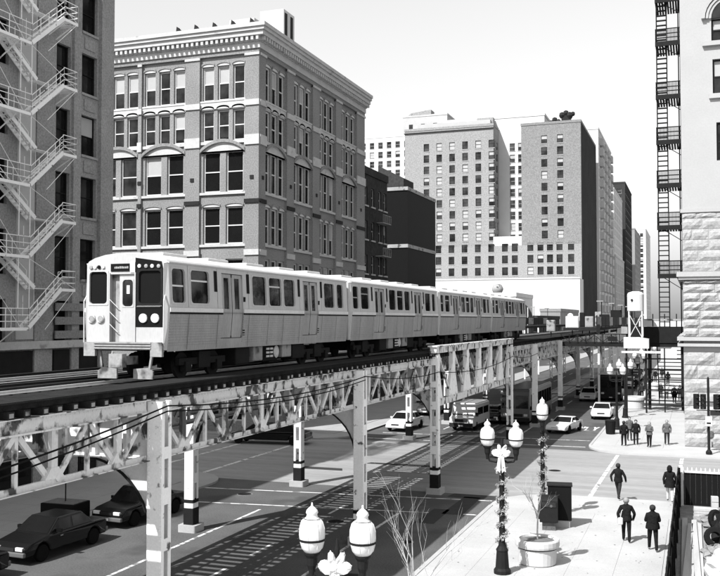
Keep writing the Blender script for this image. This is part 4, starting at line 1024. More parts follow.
MB().box(-5.2, -1.0, 94.85, 95.05, 8.36, 8.95).build('pale_parapet', 'trim_w', fb, True); MB().box(-5.3, -.9, 94.8, 98, 8.96, 9.1).build('roof_edge', 'steel_m', fb, True)
for x in (-5.0, -3.9, -2.8, -1.7): MB().box(x - .05, x + .05, 94.83, 94.95, 8.36, 9.6).build('post', 'steel_d', fb, True)
for x in (-4.3, -1.2): MB().box(x - .14, x + .14, 95.6, 95.9, .1, 6.35).build('support_column', 'steel_d', fb, True)
MB().box(-3.2, -1.7, 94.9, 95.0, 5.0, 6.2).build('hanging_sign', 'trim_w', fb, True)
for k in range(14):                       # stair down to the sidewalk
    MB().box(-3.6, -1.4, 98.2 + k * .32, 98.5 + k * .32, 6.3 - k * .42, 6.38 - k * .42).build('stair_tread', 'steel_d', fb, True)
for x in (-3.65, -1.35):
    MB().beam((x, 98.1, 6.3), (x, 102.9, .2), .08, .35).build('stair_stringer', 'steel_d', fb, True)
    MB().beam((x, 98.1, 7.3), (x, 102.9, 1.2), .06, .06).build('stair_handrail', 'steel_d', fb, True)
for k in range(5): MB().box(-4.6, -.95, 93.2, 93.3, 1.2 + k * 1.0, 1.32 + k * 1.0).build('screen_bar', 'steel_d', fb, True)
for x in (-4.5, -2.8, -1.05): MB().box(x - .06, x + .06, 93.2, 93.32, .12, 6.3).build('screen_post', 'steel_d', fb, True)
ct = empty('cabin_tower', (-5.35, 92.2, 7.3), 0, 'white drum-like cabin on a pale steel lattice tower above the footbridge', 'tower')
MB().lathe([(.72, 2.55), (.78, 2.6), (.78, 4.15), (.7, 4.32), (.3, 4.45)], 18).build('cabin', 'globe', ct, smooth=False)
MB().lathe([(.12, -.8), (.12, -.76)], 10, (-.3, 0, 3.6), 'y').build('porthole', 'dark', ct)
for sx in (-.6, .6):
    for sy in (-.6, .6): MB().box(sx - .06, sx + .06, sy - .06, sy + .06, -.6, 2.55).build('leg', 'trim_w', ct)
for a, b in (((-.6, -.6, 0), (.6, -.6, 2.3)), ((.6, -.6, 0), (-.6, -.6, 2.3)), ((.6, -.6, 0), (.6, .6, 2.3)), ((-.6, -.6, 0), (-.6, .6, 2.3))): MB().beam(a, b, .05, .06).build('brace', 'trim_w', ct)
MB().prism([(-1.1, -1.0), (1.2, -1.0), (1.2, -.1), (.3, .05), (-1.1, .05)], 'y', -.75, .7).build('base_housing', 'trim_w', ct)
MB().box(-1.3, 2.4, -.9, -.7, -1.45, -1.25).build('outrigger', 'trim_w', ct)
for sx in (-.9, .9): MB().box(sx - .08, sx + .08, -.08, .08, -7.3 + SH, -1.0).build('support_post', 'steel_d', ct)

# ================================================================== STREET LAMPS
def lamp(label, x, y, rz, garland, bow):
    r = empty('street_lamp', (x, y, SH), rz, label, 'street lamp', 'twin globe street lamps along the sidewalk')
    MB().lathe([(.30, 0), (.30, .12), (.24, .2), (.2, .75), (.22, .82), (.14, .95), (.105, 1.1), (.085, 3.75), (.12, 3.82), (.09, 3.95), (.05, 4.5), (.02, 4.7)], 12).build('post', 'iron', r, smooth=False)
    am = MB().tube([(-.5, 0, 4.05), (-.42, 0, 3.9), (-.2, 0, 3.86), (0, 0, 3.98), (.2, 0, 3.86), (.42, 0, 3.9), (.5, 0, 4.05)], .04, 6); am.box(-.5, .5, -.03, .03, 4.0, 4.06)
    am.build('cross_arm', 'iron', r)
    for s in (-.5, .5):
        h = MB().lathe([(.05, 3.95), (.07, 4.1), (.10, 4.18), (.11, 4.32), (.15, 4.38), (.16, 4.42)], 12, (s, 0, 0)).build('globe_holder', 'iron', r)
        g = MB().lathe([(.14, 4.42), (.2, 4.5), (.235, 4.62), (.25, 4.75), (.245, 4.88), (.21, 5.0), (.15, 5.06), (.11, 5.09), (.10, 5.14), (.12, 5.17), (.105, 5.22), (.055, 5.27), (.02, 5.30), (.012, 5.36)], 20, (s, 0, 0)).build('globe', 'globe', r, smooth=True)
        MB().lathe([(.157, 5.05), (.165, 5.058), (.155, 5.07)], 20, (s, 0, 0), cap=False).build('cap_ring', 'steel_m', g)
        for q in range(8): a = math.pi * q / 4; MB().tube([(s + rr_ * math.cos(a), rr_ * math.sin(a), zz_) for rr_, zz_ in ((.205, 4.5), (.24, 4.62), (.254, 4.75), (.249, 4.88), (.214, 5.0), (.155, 5.06))], .0045, 4).build('glass_rib', 'globe', g)
        MB().lathe([(.247, 4.64), (.256, 4.65), (.258, 4.675), (.25, 4.685)], 20, (s, 0, 0), cap=False).build('globe_band', 'iron', g)
    if garland:
        gm = MB(); n = 900
        for k in range(n):
            t = k / n; z = .9 + 2.85 * t; a = t * 2 * math.pi * 6 + random.gauss(0, .3); rr = .13 + abs(random.gauss(0, .05))
            c = Vector((rr * math.cos(a), rr * math.sin(a), z + random.gauss(0, .05))); d = Vector((random.gauss(0, 1), random.gauss(0, 1), random.gauss(0, 1))).normalized() * .06; e = d.cross(Vector((random.random(), random.random(), random.random()))).normalized() * .022
            gm.quad(c - d, c + e, c + d, c - e)
        tag(gm.build('garland', 'leaf', r), kind='stuff')
    if bow:
        b = MB(); bz = 4.15
        def puff(c, a, w, t):       # soft ellipsoid along a
            a = Vector(a); L = a.length; a.normalize(); e = a.cross(Vector((0, 1, 0))).normalized(); d = a.cross(e); i0 = len(b.v); n = 10; rr = 6
            for q in range(rr + 1):
                th = math.pi * q / rr; h_ = -math.cos(th) * L / 2; r_ = max(.02, math.sin(th))
                for m_ in range(n):
                    ph_ = 2 * math.pi * m_ / n; b.v.append(tuple(Vector(c) + Vector((random.gauss(0, .012), random.gauss(0, .012), random.gauss(0, .012))) + a * h_ + e * (w / 2 * r_ * math.cos(ph_) * (1 + .12 * math.sin(3 * ph_))) + d * (t / 2 * r_ * math.sin(ph_))))
            for q in range(rr):
                for m_ in range(n): b.f.append((i0 + q * n + m_, i0 + q * n + (m_ + 1) % n, i0 + (q + 1) * n + (m_ + 1) % n, i0 + (q + 1) * n + m_)); b.m.append(0)
        for sx in (-1, 1):
            puff((sx * .15, -.17, bz + .05), (sx * .34, 0, .10), .26, .16); puff((sx * .08 + .03, -.2, bz + .20), (sx * .10 + .05, -.02, .30), .15, .10);
            b.prism([(sx * .0, bz), (sx * .09, bz - .02), (sx * .17, bz - .6), (sx * .10, bz - .56), (sx * .03, bz - .64)][::sx], 'y', -.20, -.17)
        puff((.02, -.2, bz + .03), (.10, 0, .05), .11, .10)
        tag(b.build('ribbon_bow', 'ribbon', r), kind='stuff')
    return r
lamp('nearest twin globe street lamp with white bow at the bottom edge', -6.45, 16.45, R(6), False, True)
lamp('garlanded twin globe street lamp with white bow beside the round planter', -6.45, 32.3, R(4), True, True)
lamp('garlanded street lamp near the corner behind the dark mailbox', -6.5, 41.8, R(98.9), True, False)
FL = [(77.5, 'first street lamp across the side street, beside the trash can'), (87.0, 'second street lamp across the side street, beside the white planter'), (97.5, 'third street lamp across the side street'), (110, 'fourth street lamp across the side street'), (124, 'fifth street lamp across the side street'), (140, 'sixth and farthest street lamp across the side street')]
l4 = lamp(FL[0][1], -6.05, FL[0][0], R(3), False, False)
for y, lb_ in FL[1:]:
    c = copy_tree(l4); c.location = (-6.05, y, SH); c['label'] = lb_

# ================================================================== PLANTERS, TREES, STREET FURNITURE
def branches(mb, p, d, L, r, depth, spread=.55):
    d = d.normalized(); n = 3; pts = [p]; rr = [r]
    for k in range(n):
        d = (d + Vector((random.gauss(0, .09), random.gauss(0, .09), .04))).normalized(); pts.append(pts[-1] + d * L / n); rr.append(r * (1 - .45 * (k + 1) / n))
    mb.tube(pts, rr, 5 if depth > 1 else 4, cap=False)
    if depth == 0: return
    for k in range(random.choice((2, 3, 3))):
        i = random.choice((1, 2, 3)) if k else 3
        a = random.uniform(0, 2 * math.pi); side = d.cross(Vector((math.cos(a), math.sin(a), .3))).normalized()
        branches(mb, pts[i], d + side * spread * random.uniform(.6, 1.3) + Vector((0, 0, .15)), L * random.uniform(.5, .75), rr[i] * .7, depth - 1, spread)
def bare_tree(label, x, y, z, h, r, depth, cat='tree', m='bark', spread=.55):
    t = empty('bare_tree', (x, y, z), 0, label, cat)
    MB().tube([(0, 0, 0), (.01, 0, h * .2), (.03, .01, h * .4)], [r, r * .85, r * .7], 6).build('trunk', m, t)
    mb = MB(); random.seed(int(x * 100) + int(y))
    for k in range(4): branches(mb, Vector((.03 * (k + 1) / 4, .01, h * (.22 + .06 * k))), Vector((random.gauss(0, .5), random.gauss(0, .5), 1)), h * .34, r * .55, depth, spread)
    branches(mb, Vector((.03, .01, h * .4)), Vector((0, 0, 1)), h * .36, r * .6, depth, spread)
    mb.build('crown', m, t); return t
def planter(label, x, y, s=1.0):
    r = empty('round_planter', (x, y, SH), 0, label, 'planter', 'round white stone planters')
    q = lambda L: [(a * s, b * s) for a, b in L]
    MB().lathe(q([(.63, 0), (.67, .04), (.70, .5), (.71, .62)]), 28).build('bowl', 'pot', r, smooth=False)
    MB().lathe(q([(.70, .62), (.78, .63), (.80, .70), (.80, .86), (.77, .90), (.66, .90), (.64, .80)]), 28, cap=False).build('rim', 'pot', r, smooth=False)
    MB().lathe(q([(.715, .575), (.725, .60), (.715, .625)]), 28, cap=False).build('painted_rim_shadow', 'dark', r)  # dark raised ring, the shade line below the rim put into colour
    MB().lathe(q([(.65, .80), (.62, .83), (.3, .86), (.02, .87)]), 20).build('soil', 'soil', r)
    return r
pp = P(537.5, 563, SH)
planter('round white stone planter with a small bare tree near the bottom', pp.x, pp.y)
bare_tree('small bare tree growing in the near round white planter', pp.x, pp.y, SH + .85, 2.5, .035, 3)
planter('round white stone planter just outside the frame holding the pale bare sapling', -6.15, 20.4)
bare_tree('pale leafless sapling at the bottom edge beside the sidewalk kerb', -6.15, 20.4, SH + .85, 3.9, .04, 3)
p2 = P(634, 409, SH); planter('round white stone planter beside the second far street lamp', p2.x, p2.y + .6, 1.35)
p3 = P(654, 391, SH); planter('farthest round white planter among the distant pedestrians', p3.x, p3.y, 1.1)
# mailbox and newspaper boxes
pm = P(549, 529, SH)
mbx = empty('mail_storage_box', (pm.x, pm.y, SH), R(8), 'dark mailbox with rounded hood on the sidewalk behind the planter', 'mailbox')
prof = [(-.4, .35), (.35, .35), (.35, 1.2)] + [(-.02 + .38 * math.cos(R(a)), 1.2 + .25 * math.sin(R(a))) for a in range(15, 181, 15)]
bevel(MB().prism([(a, b) for a, b in prof], 'x', -.38, .38).build('box', 'iron', mbx), .03)
MB().box(-.28, .28, -.25, .2, 0, .35).build('pedestal', 'cl_g', mbx); MB().box(-.3, .3, -.42, -.395, 1.0, 1.2).build('flap', 'cl_d', mbx)
MB().lathe([(.06, 0), (.06, -.02)], 10, (.1, -.41, 1.05), 'y').build('handle', 'chrome', mbx)
nb_ = empty('relay_box', (pm.x + .35, pm.y + .75, SH), R(8), 'tall dark relay box standing right behind the mailbox', 'box')
bevel(MB().box(-.5, .5, -.35, .35, .3, 1.75).build('cabinet', 'black', nb_), .03); MB().box(-.42, .42, -.3, .3, 0, .3).build('plinth', 'kerb', nb_); bevel(MB().box(-.54, .54, -.39, .39, 1.75, 1.82).build('lid', 'iron', nb_), .02)
# trash can
pt = P(610.5, 434, SH); tc = empty('trash_can', (pt.x, pt.y, SH), 0, 'dark trash can at the far corner beside the lamp post', 'trash can')
MB().lathe([(.3, 0), (.34, .05), (.38, .95), (.41, 1.0), (.41, 1.08), (.3, 1.12), (.2, 1.12)], 16).build('bin', 'iron', tc)
for k in range(16): a = 2 * math.pi * k / 16; MB().beam((.335 * math.cos(a), .335 * math.sin(a), .06), (.392 * math.cos(a), .392 * math.sin(a), .96), .05, .02).build('slat', 'black', tc)
# square dark planter with a stake on the left sidewalk
sq = empty('square_planter', (-25.9, 33.6, SH), R(2), 'dark square planter box with a thin stake behind the parked cars', 'planter')
bevel(MB().box(-.85, .85, -.6, .6, 0, .95).build('box', 'black', sq), .03); MB().box(-.78, .78, -.53, .53, .951, .97).build('soil', 'soil', sq); MB().tube([(0, 0, .9), (.02, 0, 4.2)], .03, 5).build('stake', 'iron', sq)
# traffic signals on the corner pole
tp = P(708.5, 449, SH); ts = empty('traffic_signal', (tp.x, tp.y - 2.5, SH), 0, 'traffic signal pole with three signal heads at the stone building corner', 'traffic light')
MB().lathe([(.2, 0), (.2, .15), (.09, .3), (.075, 5.0), (.02, 5.1)], 10).build('pole', 'iron', ts)
for x, y_, rz in ((-.75, 0, .3), (-.32, -.1, -.2), (.5, 0, .6), (.85, .1, -.4)):
    h = bevel(MB().box(-.17, .17, -.12, .12, 2.95, 3.95).build('signal_head', 'iron', ts), .03); h.location = (x, y_, 0); h.rotation_euler = (0, 0, rz)
    for k in range(3):
        MB().lathe([(.11, 0), (.11, -.015)], 12, (0, -.122, 3.12 + k * .33), 'y').build('lens', 'cl_g', h)
        v = MB()
        for a in range(0, 181, 30): b_ = a + 30; v.quad(*[(.135 * math.cos(R(t)), yy, 3.12 + k * .33 + .135 * math.sin(R(t))) for t, yy in ((a, -.12), (a, -.32), (b_, -.32), (b_, -.12))]) if a < 180 else None
        v.build('visor', 'iron', h)
MB().box(-.75, .85, -.03, .03, 3.4, 3.46).build('bracket_arm', 'iron', ts); MB().box(-.75, .85, -.03, .03, 2.85, 2.9).build('bracket_arm', 'iron', ts)
wk = bevel(MB().box(-.2, .22, -.3, -.1, 1.85, 2.5).build('walk_signal', 'trim_w', ts), .02); MB().box(-.12, .14, -.305, -.301, 2.0, 2.12).build('walk_symbol', 'dark', wk)
MB().box(.1, 1.5, -.02, .02, 2.55, 2.85).build('street_name_plate', 'dark', ts)

# ================================================================== VEHICLES (local front looks to -Y)
def wheel_parts(root, x, y, r, w):
    s = 1 if x > 0 else -1
    t = MB().lathe([(r * .62, -w / 2), (r * .93, -w / 2), (r, -w * .3), (r, w * .3), (r * .93, w / 2), (r * .62, w / 2)], 20, (x, y, r), 'x').build('wheel', 'rubber', root, smooth=False)
    MB().lathe([(r * .62, s * w * .40), (r * .5, s * w * .34), (r * .2, s * w * .45), (r * .08, s * w * .46)] if s > 0 else [(r * .08, s * w * .46), (r * .2, s * w * .45), (r * .5, s * w * .34), (r * .62, s * w * .40)], 14, (x, y, r), 'x').build('rim', 'steel_m', t)
def car(label, x, y, rz, paint, L=4.7, W=1.8, belt=.92, H=1.42, hood=1.25, trunk=1.0, kind='sedan', z=0.0, group=None, cat='car', nose=.70):
    root = empty('white_van' if kind == 'van' else 'car', (x, y, z), rz, label, cat, group)
    a, b = -L / 2, L / 2; wr = .32; f_ax, r_ax = a + .88, b - .92
    def arch(c): return [(c + (wr + .07) * math.cos(R(t)), wr + (wr + .07) * math.sin(R(t))) for t in range(180, -1, -30)]
    prof = [(a + .06, .28)] + [(p[0], max(p[1], .22)) for p in arch(f_ax)] + [(p[0], max(p[1], .22)) for p in arch(r_ax)] + [(b - .06, .30), (b, .55), (b - .04, belt - .04), (b - trunk * .9, belt + .03), (a + hood, belt), (a + .35, nose + .06), (a + .02, nose - .05), (a, .5)]
    mb = MB(); mb.prism([(p[0], p[1]) for p in prof], 'x', -W / 2, W / 2)
    v = []
    for (X, Y, Z) in mb.v:                      # tumblehome and rounded plan
        e = min(abs(Y - a), abs(Y - b)); k = 1 - (.10 if e < .1 else (.03 if e < .5 else 0)); k *= 1 - max(0, Z - .6) * .10; v.append((X * k, Y, Z))
    mb.v = v
    body = bevel(mb.build('body', paint, root), .07, 3)
    # greenhouse: roof on pillars with separate panes
    gy0, gy1 = a + hood - .05, b - trunk * .88; ty0 = gy0 + (.75 if kind != 'van' else .45); ty1 = gy1 - (.55 if kind in ('sedan',) else .25)
    bw_, tw = W / 2 * .94, W / 2 * .74; zb, zt = belt - .02, H
    B = [(-bw_, gy0, zb), (bw_, gy0, zb), (bw_, gy1, zb), (-bw_, gy1, zb)]; Tt = [(-tw, ty0, zt), (tw, ty0, zt), (tw, ty1, zt), (-tw, ty1, zt)]
    cabin = bevel(MB().hexa(B, Tt).build('cabin', paint, root), .05, 2)
    def pane(p, name, e=.09, e2=.06):
        p = [Vector(q) for q in p]; c = sum(p, Vector()) / 4; n = (p[1] - p[0]).cross(p[3] - p[0]).normalized()
        if n.dot(c - Vector((0, (gy0 + gy1) / 2, zb))) < 0: n = -n
        def lerp2(u, v): return p[0].lerp(p[1], u).lerp(p[3].lerp(p[2], u), v)
        q = [lerp2(e, e2 + .02), lerp2(1 - e, e2 + .02), lerp2(1 - e, 1 - e2 * 1.6), lerp2(e, 1 - e2 * 1.6)]
        m_ = MB().hexa([s - n * .01 for s in q], [s + n * .012 for s in q]); m_.build(name, 'glass', root)
    pane([B[0], B[1], Tt[1], Tt[0]], 'windscreen', .05, .05); pane([B[2], B[3], Tt[3], Tt[2]], 'rear_window', .06, .08)
    for s in (0, 1):
        p = [B[1], B[2], Tt[2], Tt[1]] if s == 0 else [B[3], B[0], Tt[0], Tt[3]]
        n = 2 if kind == 'sedan' else 3; P4 = [Vector(q) for q in p]
        for k in range(n):
            u0, u1 = k / n, (k + 1) / n
            pane([P4[0].lerp(P4[1], u0), P4[0].lerp(P4[1], u1), P4[3].lerp(P4[2], u1), P4[3].lerp(P4[2], u0)], 'side_window', .06, .1)
    for s in (-1, 1):
        for yy in (f_ax, r_ax): wheel_parts(root, s * (W / 2 - .10), yy, wr, .2)
        bevel(MB().box(s * W * .30 - .17, s * W * .30 + .17, a - .012, a + .10, nose - .17, nose - .03).build('headlight', 'lens', root), .02)
        MB().box(s * W * .34 - .14, s * W * .34 + .14, b - .10, b + .005, belt - .28, belt - .12).build('tail_light', 'cl_g', root)
        MB().box(s * (W / 2 - .05), s * (W / 2 + .16), gy0 + .42, gy0 + .54, belt + .02, belt + .15).build('mirror', paint, root)
        MB().box(s * (W / 2 - .03), s * (W / 2 + .012), a + hood + .55, a + hood + .70, belt - .16, belt - .12).build('door_handle', 'chrome', root)
    bevel(MB().box(-W / 2 * .9, W / 2 * .9, a - .06, a + .1, .32, .50).build('front_bumper', 'auto_g' if paint == 'auto_b' else paint, root), .04)
    bevel(MB().box(-W / 2 * .9, W / 2 * .9, b - .1, b + .06, .34, .54).build('rear_bumper', 'auto_g' if paint == 'auto_b' else paint, root), .04)
    MB().box(-.32, .32, a - .02, a + .02, nose - .18, nose - .07).build('grille', 'dark', root); MB().box(-.16, .16, a - .075, a - .062, .36, .46).build('number_plate', 'ribbon', root)
    return root
def box_vehicle(name, label, x, y, rz, paint, L, W, H, roofm, cat, winz, zc=.35, nose=0.0, side_n=5):
    root = empty(name, (x, y, 0), rz, label, cat); a, b = -L / 2, L / 2
    pr = [(a, zc), (b, zc), (b, H - .06), (b - .1, H), (a + .25 + nose * .6, H), (a + nose * .5, winz[0]), (a + .02, winz[0] - .12)] if nose else [(a, zc), (b, zc), (b, H - .1), (b - .12, H), (a + .12, H), (a, H - .12)]
    bevel(MB().prism(pr, 'x', -W / 2, W / 2).build('body', paint, root), .07, 3)
    bevel(MB().box(-W / 2 + .08, W / 2 - .08, a + .3 + nose * .6, b - .12, H - .02, H + .09).build('roof_cap', roofm, root), .04)
    z0, z1 = winz; yw = a + nose * .5
    t0 = Vector((0, yw, z0)); t1 = Vector((0, a + .22 + nose * .6 if nose else a, z1)); dn = Vector((0, -(t1 - t0).z, (t1 - t0).y)).normalized()
    for s in ((-1, 1)):
        q = [Vector((s * .04, 0, 0)) + t0.lerp(t1, .06), Vector((s * (W / 2 - .12), 0, 0)) + t0.lerp(t1, .06), Vector((s * (W / 2 - .16), 0, 0)) + t0.lerp(t1, .94), Vector((s * .04, 0, 0)) + t0.lerp(t1, .94)]
        MB().hexa([p - dn * .02 for p in q], [p + dn * .018 for p in q]).build('windscreen', 'glass', root)
        n = side_n; ya = a + .7 + nose * .7
        for k in range(n):
            y0_ = ya + (b - .3 - ya) * k / n; y1_ = ya + (b - .3 - ya) * (k + .9) / n
            MB().box(s * (W / 2 - .02), s * (W / 2 + .012), y0_, y1_, z0, z1 - .02).build('side_window', 'glass', root)
        for yy in (a + .95 + nose * .2, b - 1.2): wheel_parts(root, s * (W / 2 - .12), yy, .36 if L < 7 else .48, .24)
        bevel(MB().box(s * W * .36 - .16, s * W * .36 + .16, a - .02, a + .05, zc + .42, zc + .62).build('headlight', 'lens', root), .02)
        MB().box(s * (W / 2), s * (W / 2 + .22), a + .35 + nose * .4, a + .45 + nose * .4, z0 - .05, z0 + .25).build('mirror', 'black', root)
        MB().box(s * (W / 2 - .02), s * (W / 2 + .006), a + 1.4, b - 1.7, zc - .002, zc + .12).build('sill_trim', 'dark', root)
    MB().box(-W / 2 * .98, W / 2 * .98, a - .06, a + .2, zc - .03, zc + .3).build('front_bumper', 'dark', root); MB().box(-W * .26, W * .26, a - .03, a + .05, zc + .38, zc + .62).build('grille', 'dark', root)
    MB().box(-.17, .17, a - .075, a - .062, zc + .03, zc + .14).build('number_plate', 'ribbon', root)
    return root
G1 = 'dark cars parked along the left kerb'
car('black sedan parked at the left kerb in front of the square planter', -23.75, 30.0, R(-3), 'auto_b', group=G1)
car('black car parked farther up the left kerb with bright grille and headlights', -23.85, 36.3, R(-4), 'auto_b', L=4.8, H=1.5, nose=.76, group=G1)
car('black car cut off by the left edge of the picture, at the left kerb', -23.65, 24.2, R(-2), 'auto_b', group=G1)
pl = P(268, 443.5); car('long black limousine driving across the side street behind the railway columns', pl.x, pl.y + .3, R(-84), 'auto_b', L=6.0, W=1.85, H=1.45, kind='wagon', trunk=.9)
p = P(397, 432); car('white sedan waiting behind a railway column on the left', p.x, p.y + 2.3, R(-4), 'auto_w', L=4.7)
p = P(425, 416); car('dark sedan with pale bumper behind the waiting white sedan', p.x, p.y + 2.2, R(0), 'auto_g', L=4.6)
p = P(412, 409); car('white car in the queue farthest back on the left lane', p.x - .5, p.y + 8, R(0), 'auto_w', L=4.6)
p = P(459, 431); box_vehicle('passenger_van', 'white passenger van facing the camera under the deep truss', p.x + .3, p.y + 2.6, R(-3), 'auto_w', 5.2, 2.0, 2.1, 'auto_w', 'van', (1.2, 1.8), nose=1.1, side_n=2)
p = P(486, 426); car('dark hatchback squeezed between the white van and the dark bus', p.x, p.y + 3.5, R(0), 'auto_b', L=4.3, kind='wagon')
p = P(509, 428); box_vehicle('city_bus', 'dark city bus half hidden behind the second truss column', p.x + .2, p.y + 8, R(-1), 'auto_g', 11.5, 2.5, 3.0, 'auto_g', 'bus', (1.35, 2.6), side_n=8)
p = P(561, 434.5); car('low white sports car driving towards the corner', p.x, p.y + 2.2, R(-12), 'auto_w', L=4.4, W=1.78, belt=.82, H=1.2, hood=1.5, nose=.6)
p = P(600, 420); car('white coupe parked at the kerb beside the trash can', p.x, p.y + 2.2, R(2), 'auto_w', L=4.5, W=1.8, H=1.36, nose=.72)
p = P(587, 402); car('pale grey sedan behind the railway columns near the dark truck', p.x, p.y + 2.3, R(0), 'auto_w', L=4.7)
p = P(606, 401); box_vehicle('delivery_truck', 'dark delivery truck with pale roof parked behind the white coupe', p.x + .5, p.y + 3.6, R(0), 'auto_b', 7.2, 2.4, 2.9, 'auto_w', 'truck', (1.45, 2.3), side_n=3)
p = P(622, 386); car('white sedan farther along the right kerb behind the truck', -8.4, 128, R(0), 'auto_w', L=4.7)
for k, (y, m_) in enumerate(((136, 'auto_b'), (143, 'auto_g'), (151, 'auto_w'))): car(['black', 'grey', 'far white'][k] + ' sedan in the distant row along the right kerb', -8.4, y, 0, m_, group='distant cars along the right kerb')

# ================================================================== PEOPLE
def person(label, x, y, rz, h=1.74, top='cl_k', legs='cl_d', hair='hair', stride=.25, arm=.15, hood=False, coat=0.0, z=SH, fold=False, shoes='shoe', sw=1.0, elbow=.10):
    """one continuous skinned body; local front looks to -Y"""
    s = h / 1.74; root_z = .93
    V = []; E_ = []; Rr = []; tagm = []
    def add(p, r, par=None):
        V.append((p[0] * s, p[1] * s, p[2] * s)); Rr.append(r if isinstance(r, tuple) else (r, r)); i = len(V) - 1
        if par is not None: E_.append((par, i))
        return i
    pel = add((0, 0, .95), (.18 * sw, .14)); wst = add((0, .0, 1.08), (.185 * sw, .145), pel); che = add((0, -.01, 1.28), (.215 * sw, .155), wst); sho = add((0, 0, 1.42), (.15, .11), che)
    nek = add((0, -.01, 1.50), .066, sho); hd0 = add((0, -.025, 1.565), .09, nek); hd1 = add((0, -.025, 1.645), .112, hd0); hd2 = add((0, -.01, 1.71), .078, hd1)
    for sd_ in (-1, 1):
        fy = -stride * sd_ * .5
        hip = add((.10 * sd_, 0, .87), .112, pel); kn = add((.105 * sd_, fy * .55 - .03, .49), .08, hip); an = add((.105 * sd_, fy, .09), .06, kn); toe = add((.115 * sd_, fy - .17, .045), (.042, .035), an)
        ay = stride * sd_ * .5
        s1 = add((.19 * sd_, 0, 1.39), .082, sho)
        if fold:
            el_ = add((.275 * sd_, -.02, 1.13), .066, s1); wr = add((.06 * sd_, -.23, 1.16), .04, el_); ha = add((-.04 * sd_, -.25, 1.18), .035, wr)
        else:
            el_ = add(((.25 + elbow * .3) * sd_, .04 + ay * .3, 1.13), .066, s1); wr = add(((.25 + elbow * .1) * sd_, ay * .75 - .06, .89), .05, el_); ha = add(((.245 + elbow * .05) * sd_, ay * .8 - .09, .80), (.03, .05), wr)
    me = bpy.data.meshes.new('body_skeleton'); me.from_pydata(V, E_, []); o = bpy.data.objects.new('body_skeleton', me); col.objects.link(o)
    m1 = o.modifiers.new('skin', 'SKIN'); m1.use_smooth_shade = True; m2 = o.modifiers.new('sub', 'SUBSURF'); m2.levels = 2; m2.render_levels = 2
    for i, sv in enumerate(me.skin_vertices[0].data): sv.radius = (Rr[i][0] * s, Rr[i][1] * s); sv.use_root = (i == 0)
    dg = bpy.context.evaluated_depsgraph_get(); bm_ = bpy.data.meshes.new_from_object(o.evaluated_get(dg)); bpy.data.objects.remove(o); bpy.data.meshes.remove(me)
    bm_.name = 'body'; bm_.materials.clear()
    for m_ in (top, legs, 'skin', hair, shoes): bm_.materials.append(M[m_])
    for pl_ in bm_.polygons:
        c = pl_.center / s; k = 0
        if c.z > 1.52: k = 2 if (c.y < -.06 and c.z < 1.69 and not hood) else 3
        elif c.z < .09: k = 4
        elif c.z < .93 - coat and abs(c.x) < .2: k = 1
        if not fold and abs(c.x) > .19 and c.z < .86: k = 2
        if hood and c.z > 1.44: k = 0 if c.y > -.08 or c.z > 1.69 else 2
        pl_.material_index = k; pl_.use_smooth = True
    r = empty('person', (x, y, z), rz, label, 'person'); b = bpy.data.objects.new('body', bm_); link(b, r)
    if coat:      # skirt of the coat
        MB().lathe([((.20 + .06 * 1) * s, (.90 - coat) * s), (.235 * s, .95 * s), (.21 * s, 1.10 * s)], 14, cap=False).build('coat_skirt', top, r, smooth=True)
    else:         # hem of the jacket, follows the body
        MB().lathe([(.222 * s * sw, .86 * s), (.225 * s * sw, .92 * s), (.20 * s * sw, 1.08 * s)], 14, cap=False).build('jacket_hem', top, r, smooth=True).scale = (1, .84, 1)
    if not hood:
        MB().lathe([(.104 * s, 1.58 * s), (.118 * s, 1.66 * s), (.095 * s, 1.735 * s), (.03 * s, 1.77 * s)], 12, (0, .012 * s, 0)).build('hair', hair, r, smooth=True)
        MB().lathe([(.018, 0), (.012, -.03)], 6, (0, -.118 * s, 1.625 * s), 'y').build('nose', 'skin', r)
    else: MB().lathe([(.10 * s, 1.46 * s), (.13 * s, 1.56 * s), (.125 * s, 1.68 * s), (.07 * s, 1.77 * s), (.02, 1.79 * s)], 12, (0, .02 * s, 0)).build('hood', top, r, smooth=True)
    return r
def at(px, py): return P(px, py, SH)
def man(px, py, label, **k): p = at(px, py); return person(label, p.x, p.y, k.pop('rz', 0.0), **k)
man(618.5, 499, 'person in black jacket and trousers crossing at the near kerb', rz=R(160), stride=.5, elbow=.3)
man(670, 502, 'person in hooded dark coat and white trousers crossing the side street', rz=R(180), top='cl_k', legs='cl_w', hood=True, coat=.18, stride=.4)
p3_ = man(626.5, 542, 'grey-haired person in dark jacket carrying a white shoulder bag', rz=R(185), top='cl_k', legs='cl_k', hair='hair_g', stride=.42, elbow=.25)
man(653, 551, 'broad person in padded black jacket walking away near the fence', rz=R(190), top='cl_k', legs='cl_k', stride=.45, sw=1.2, fold=True, shoes='shoe_w')
man(624, 446, 'person in dark clothes at the left of the corner group', rz=R(200), top='cl_k', legs='cl_k', stride=.12)
man(629.5, 440.5, 'person in checked grey coat half hidden in the corner group', rz=R(20), top='cl_g', legs='cl_d', stride=.12)
man(636, 444.5, 'slim person all in black standing right of the corner group', rz=R(0), top='cl_k', legs='cl_k', stride=.06)
man(649.5, 447, 'person in dark jacket with folded arms on the far corner', rz=R(-20), top='cl_g', legs='cl_k', stride=.1, fold=True, hair='hair_g')
man(667, 444.5, 'person with white hair in grey jacket standing alone on the far corner', rz=R(0), top='cl_g', legs='cl_d', hair='hair_g', stride=.1)
man(648.5, 399.5, 'distant person in grey coat left of the far pedestrians', rz=R(10), top='cl_g', legs='cl_d', coat=.2)
man(642, 398.5, 'distant person in dark clothes beside the far lamp post', rz=R(180), top='cl_d', legs='cl_k')
man(661, 398.5, 'distant person in dark top beside the one in white', rz=R(0), top='cl_d', legs='cl_d', h=1.66)
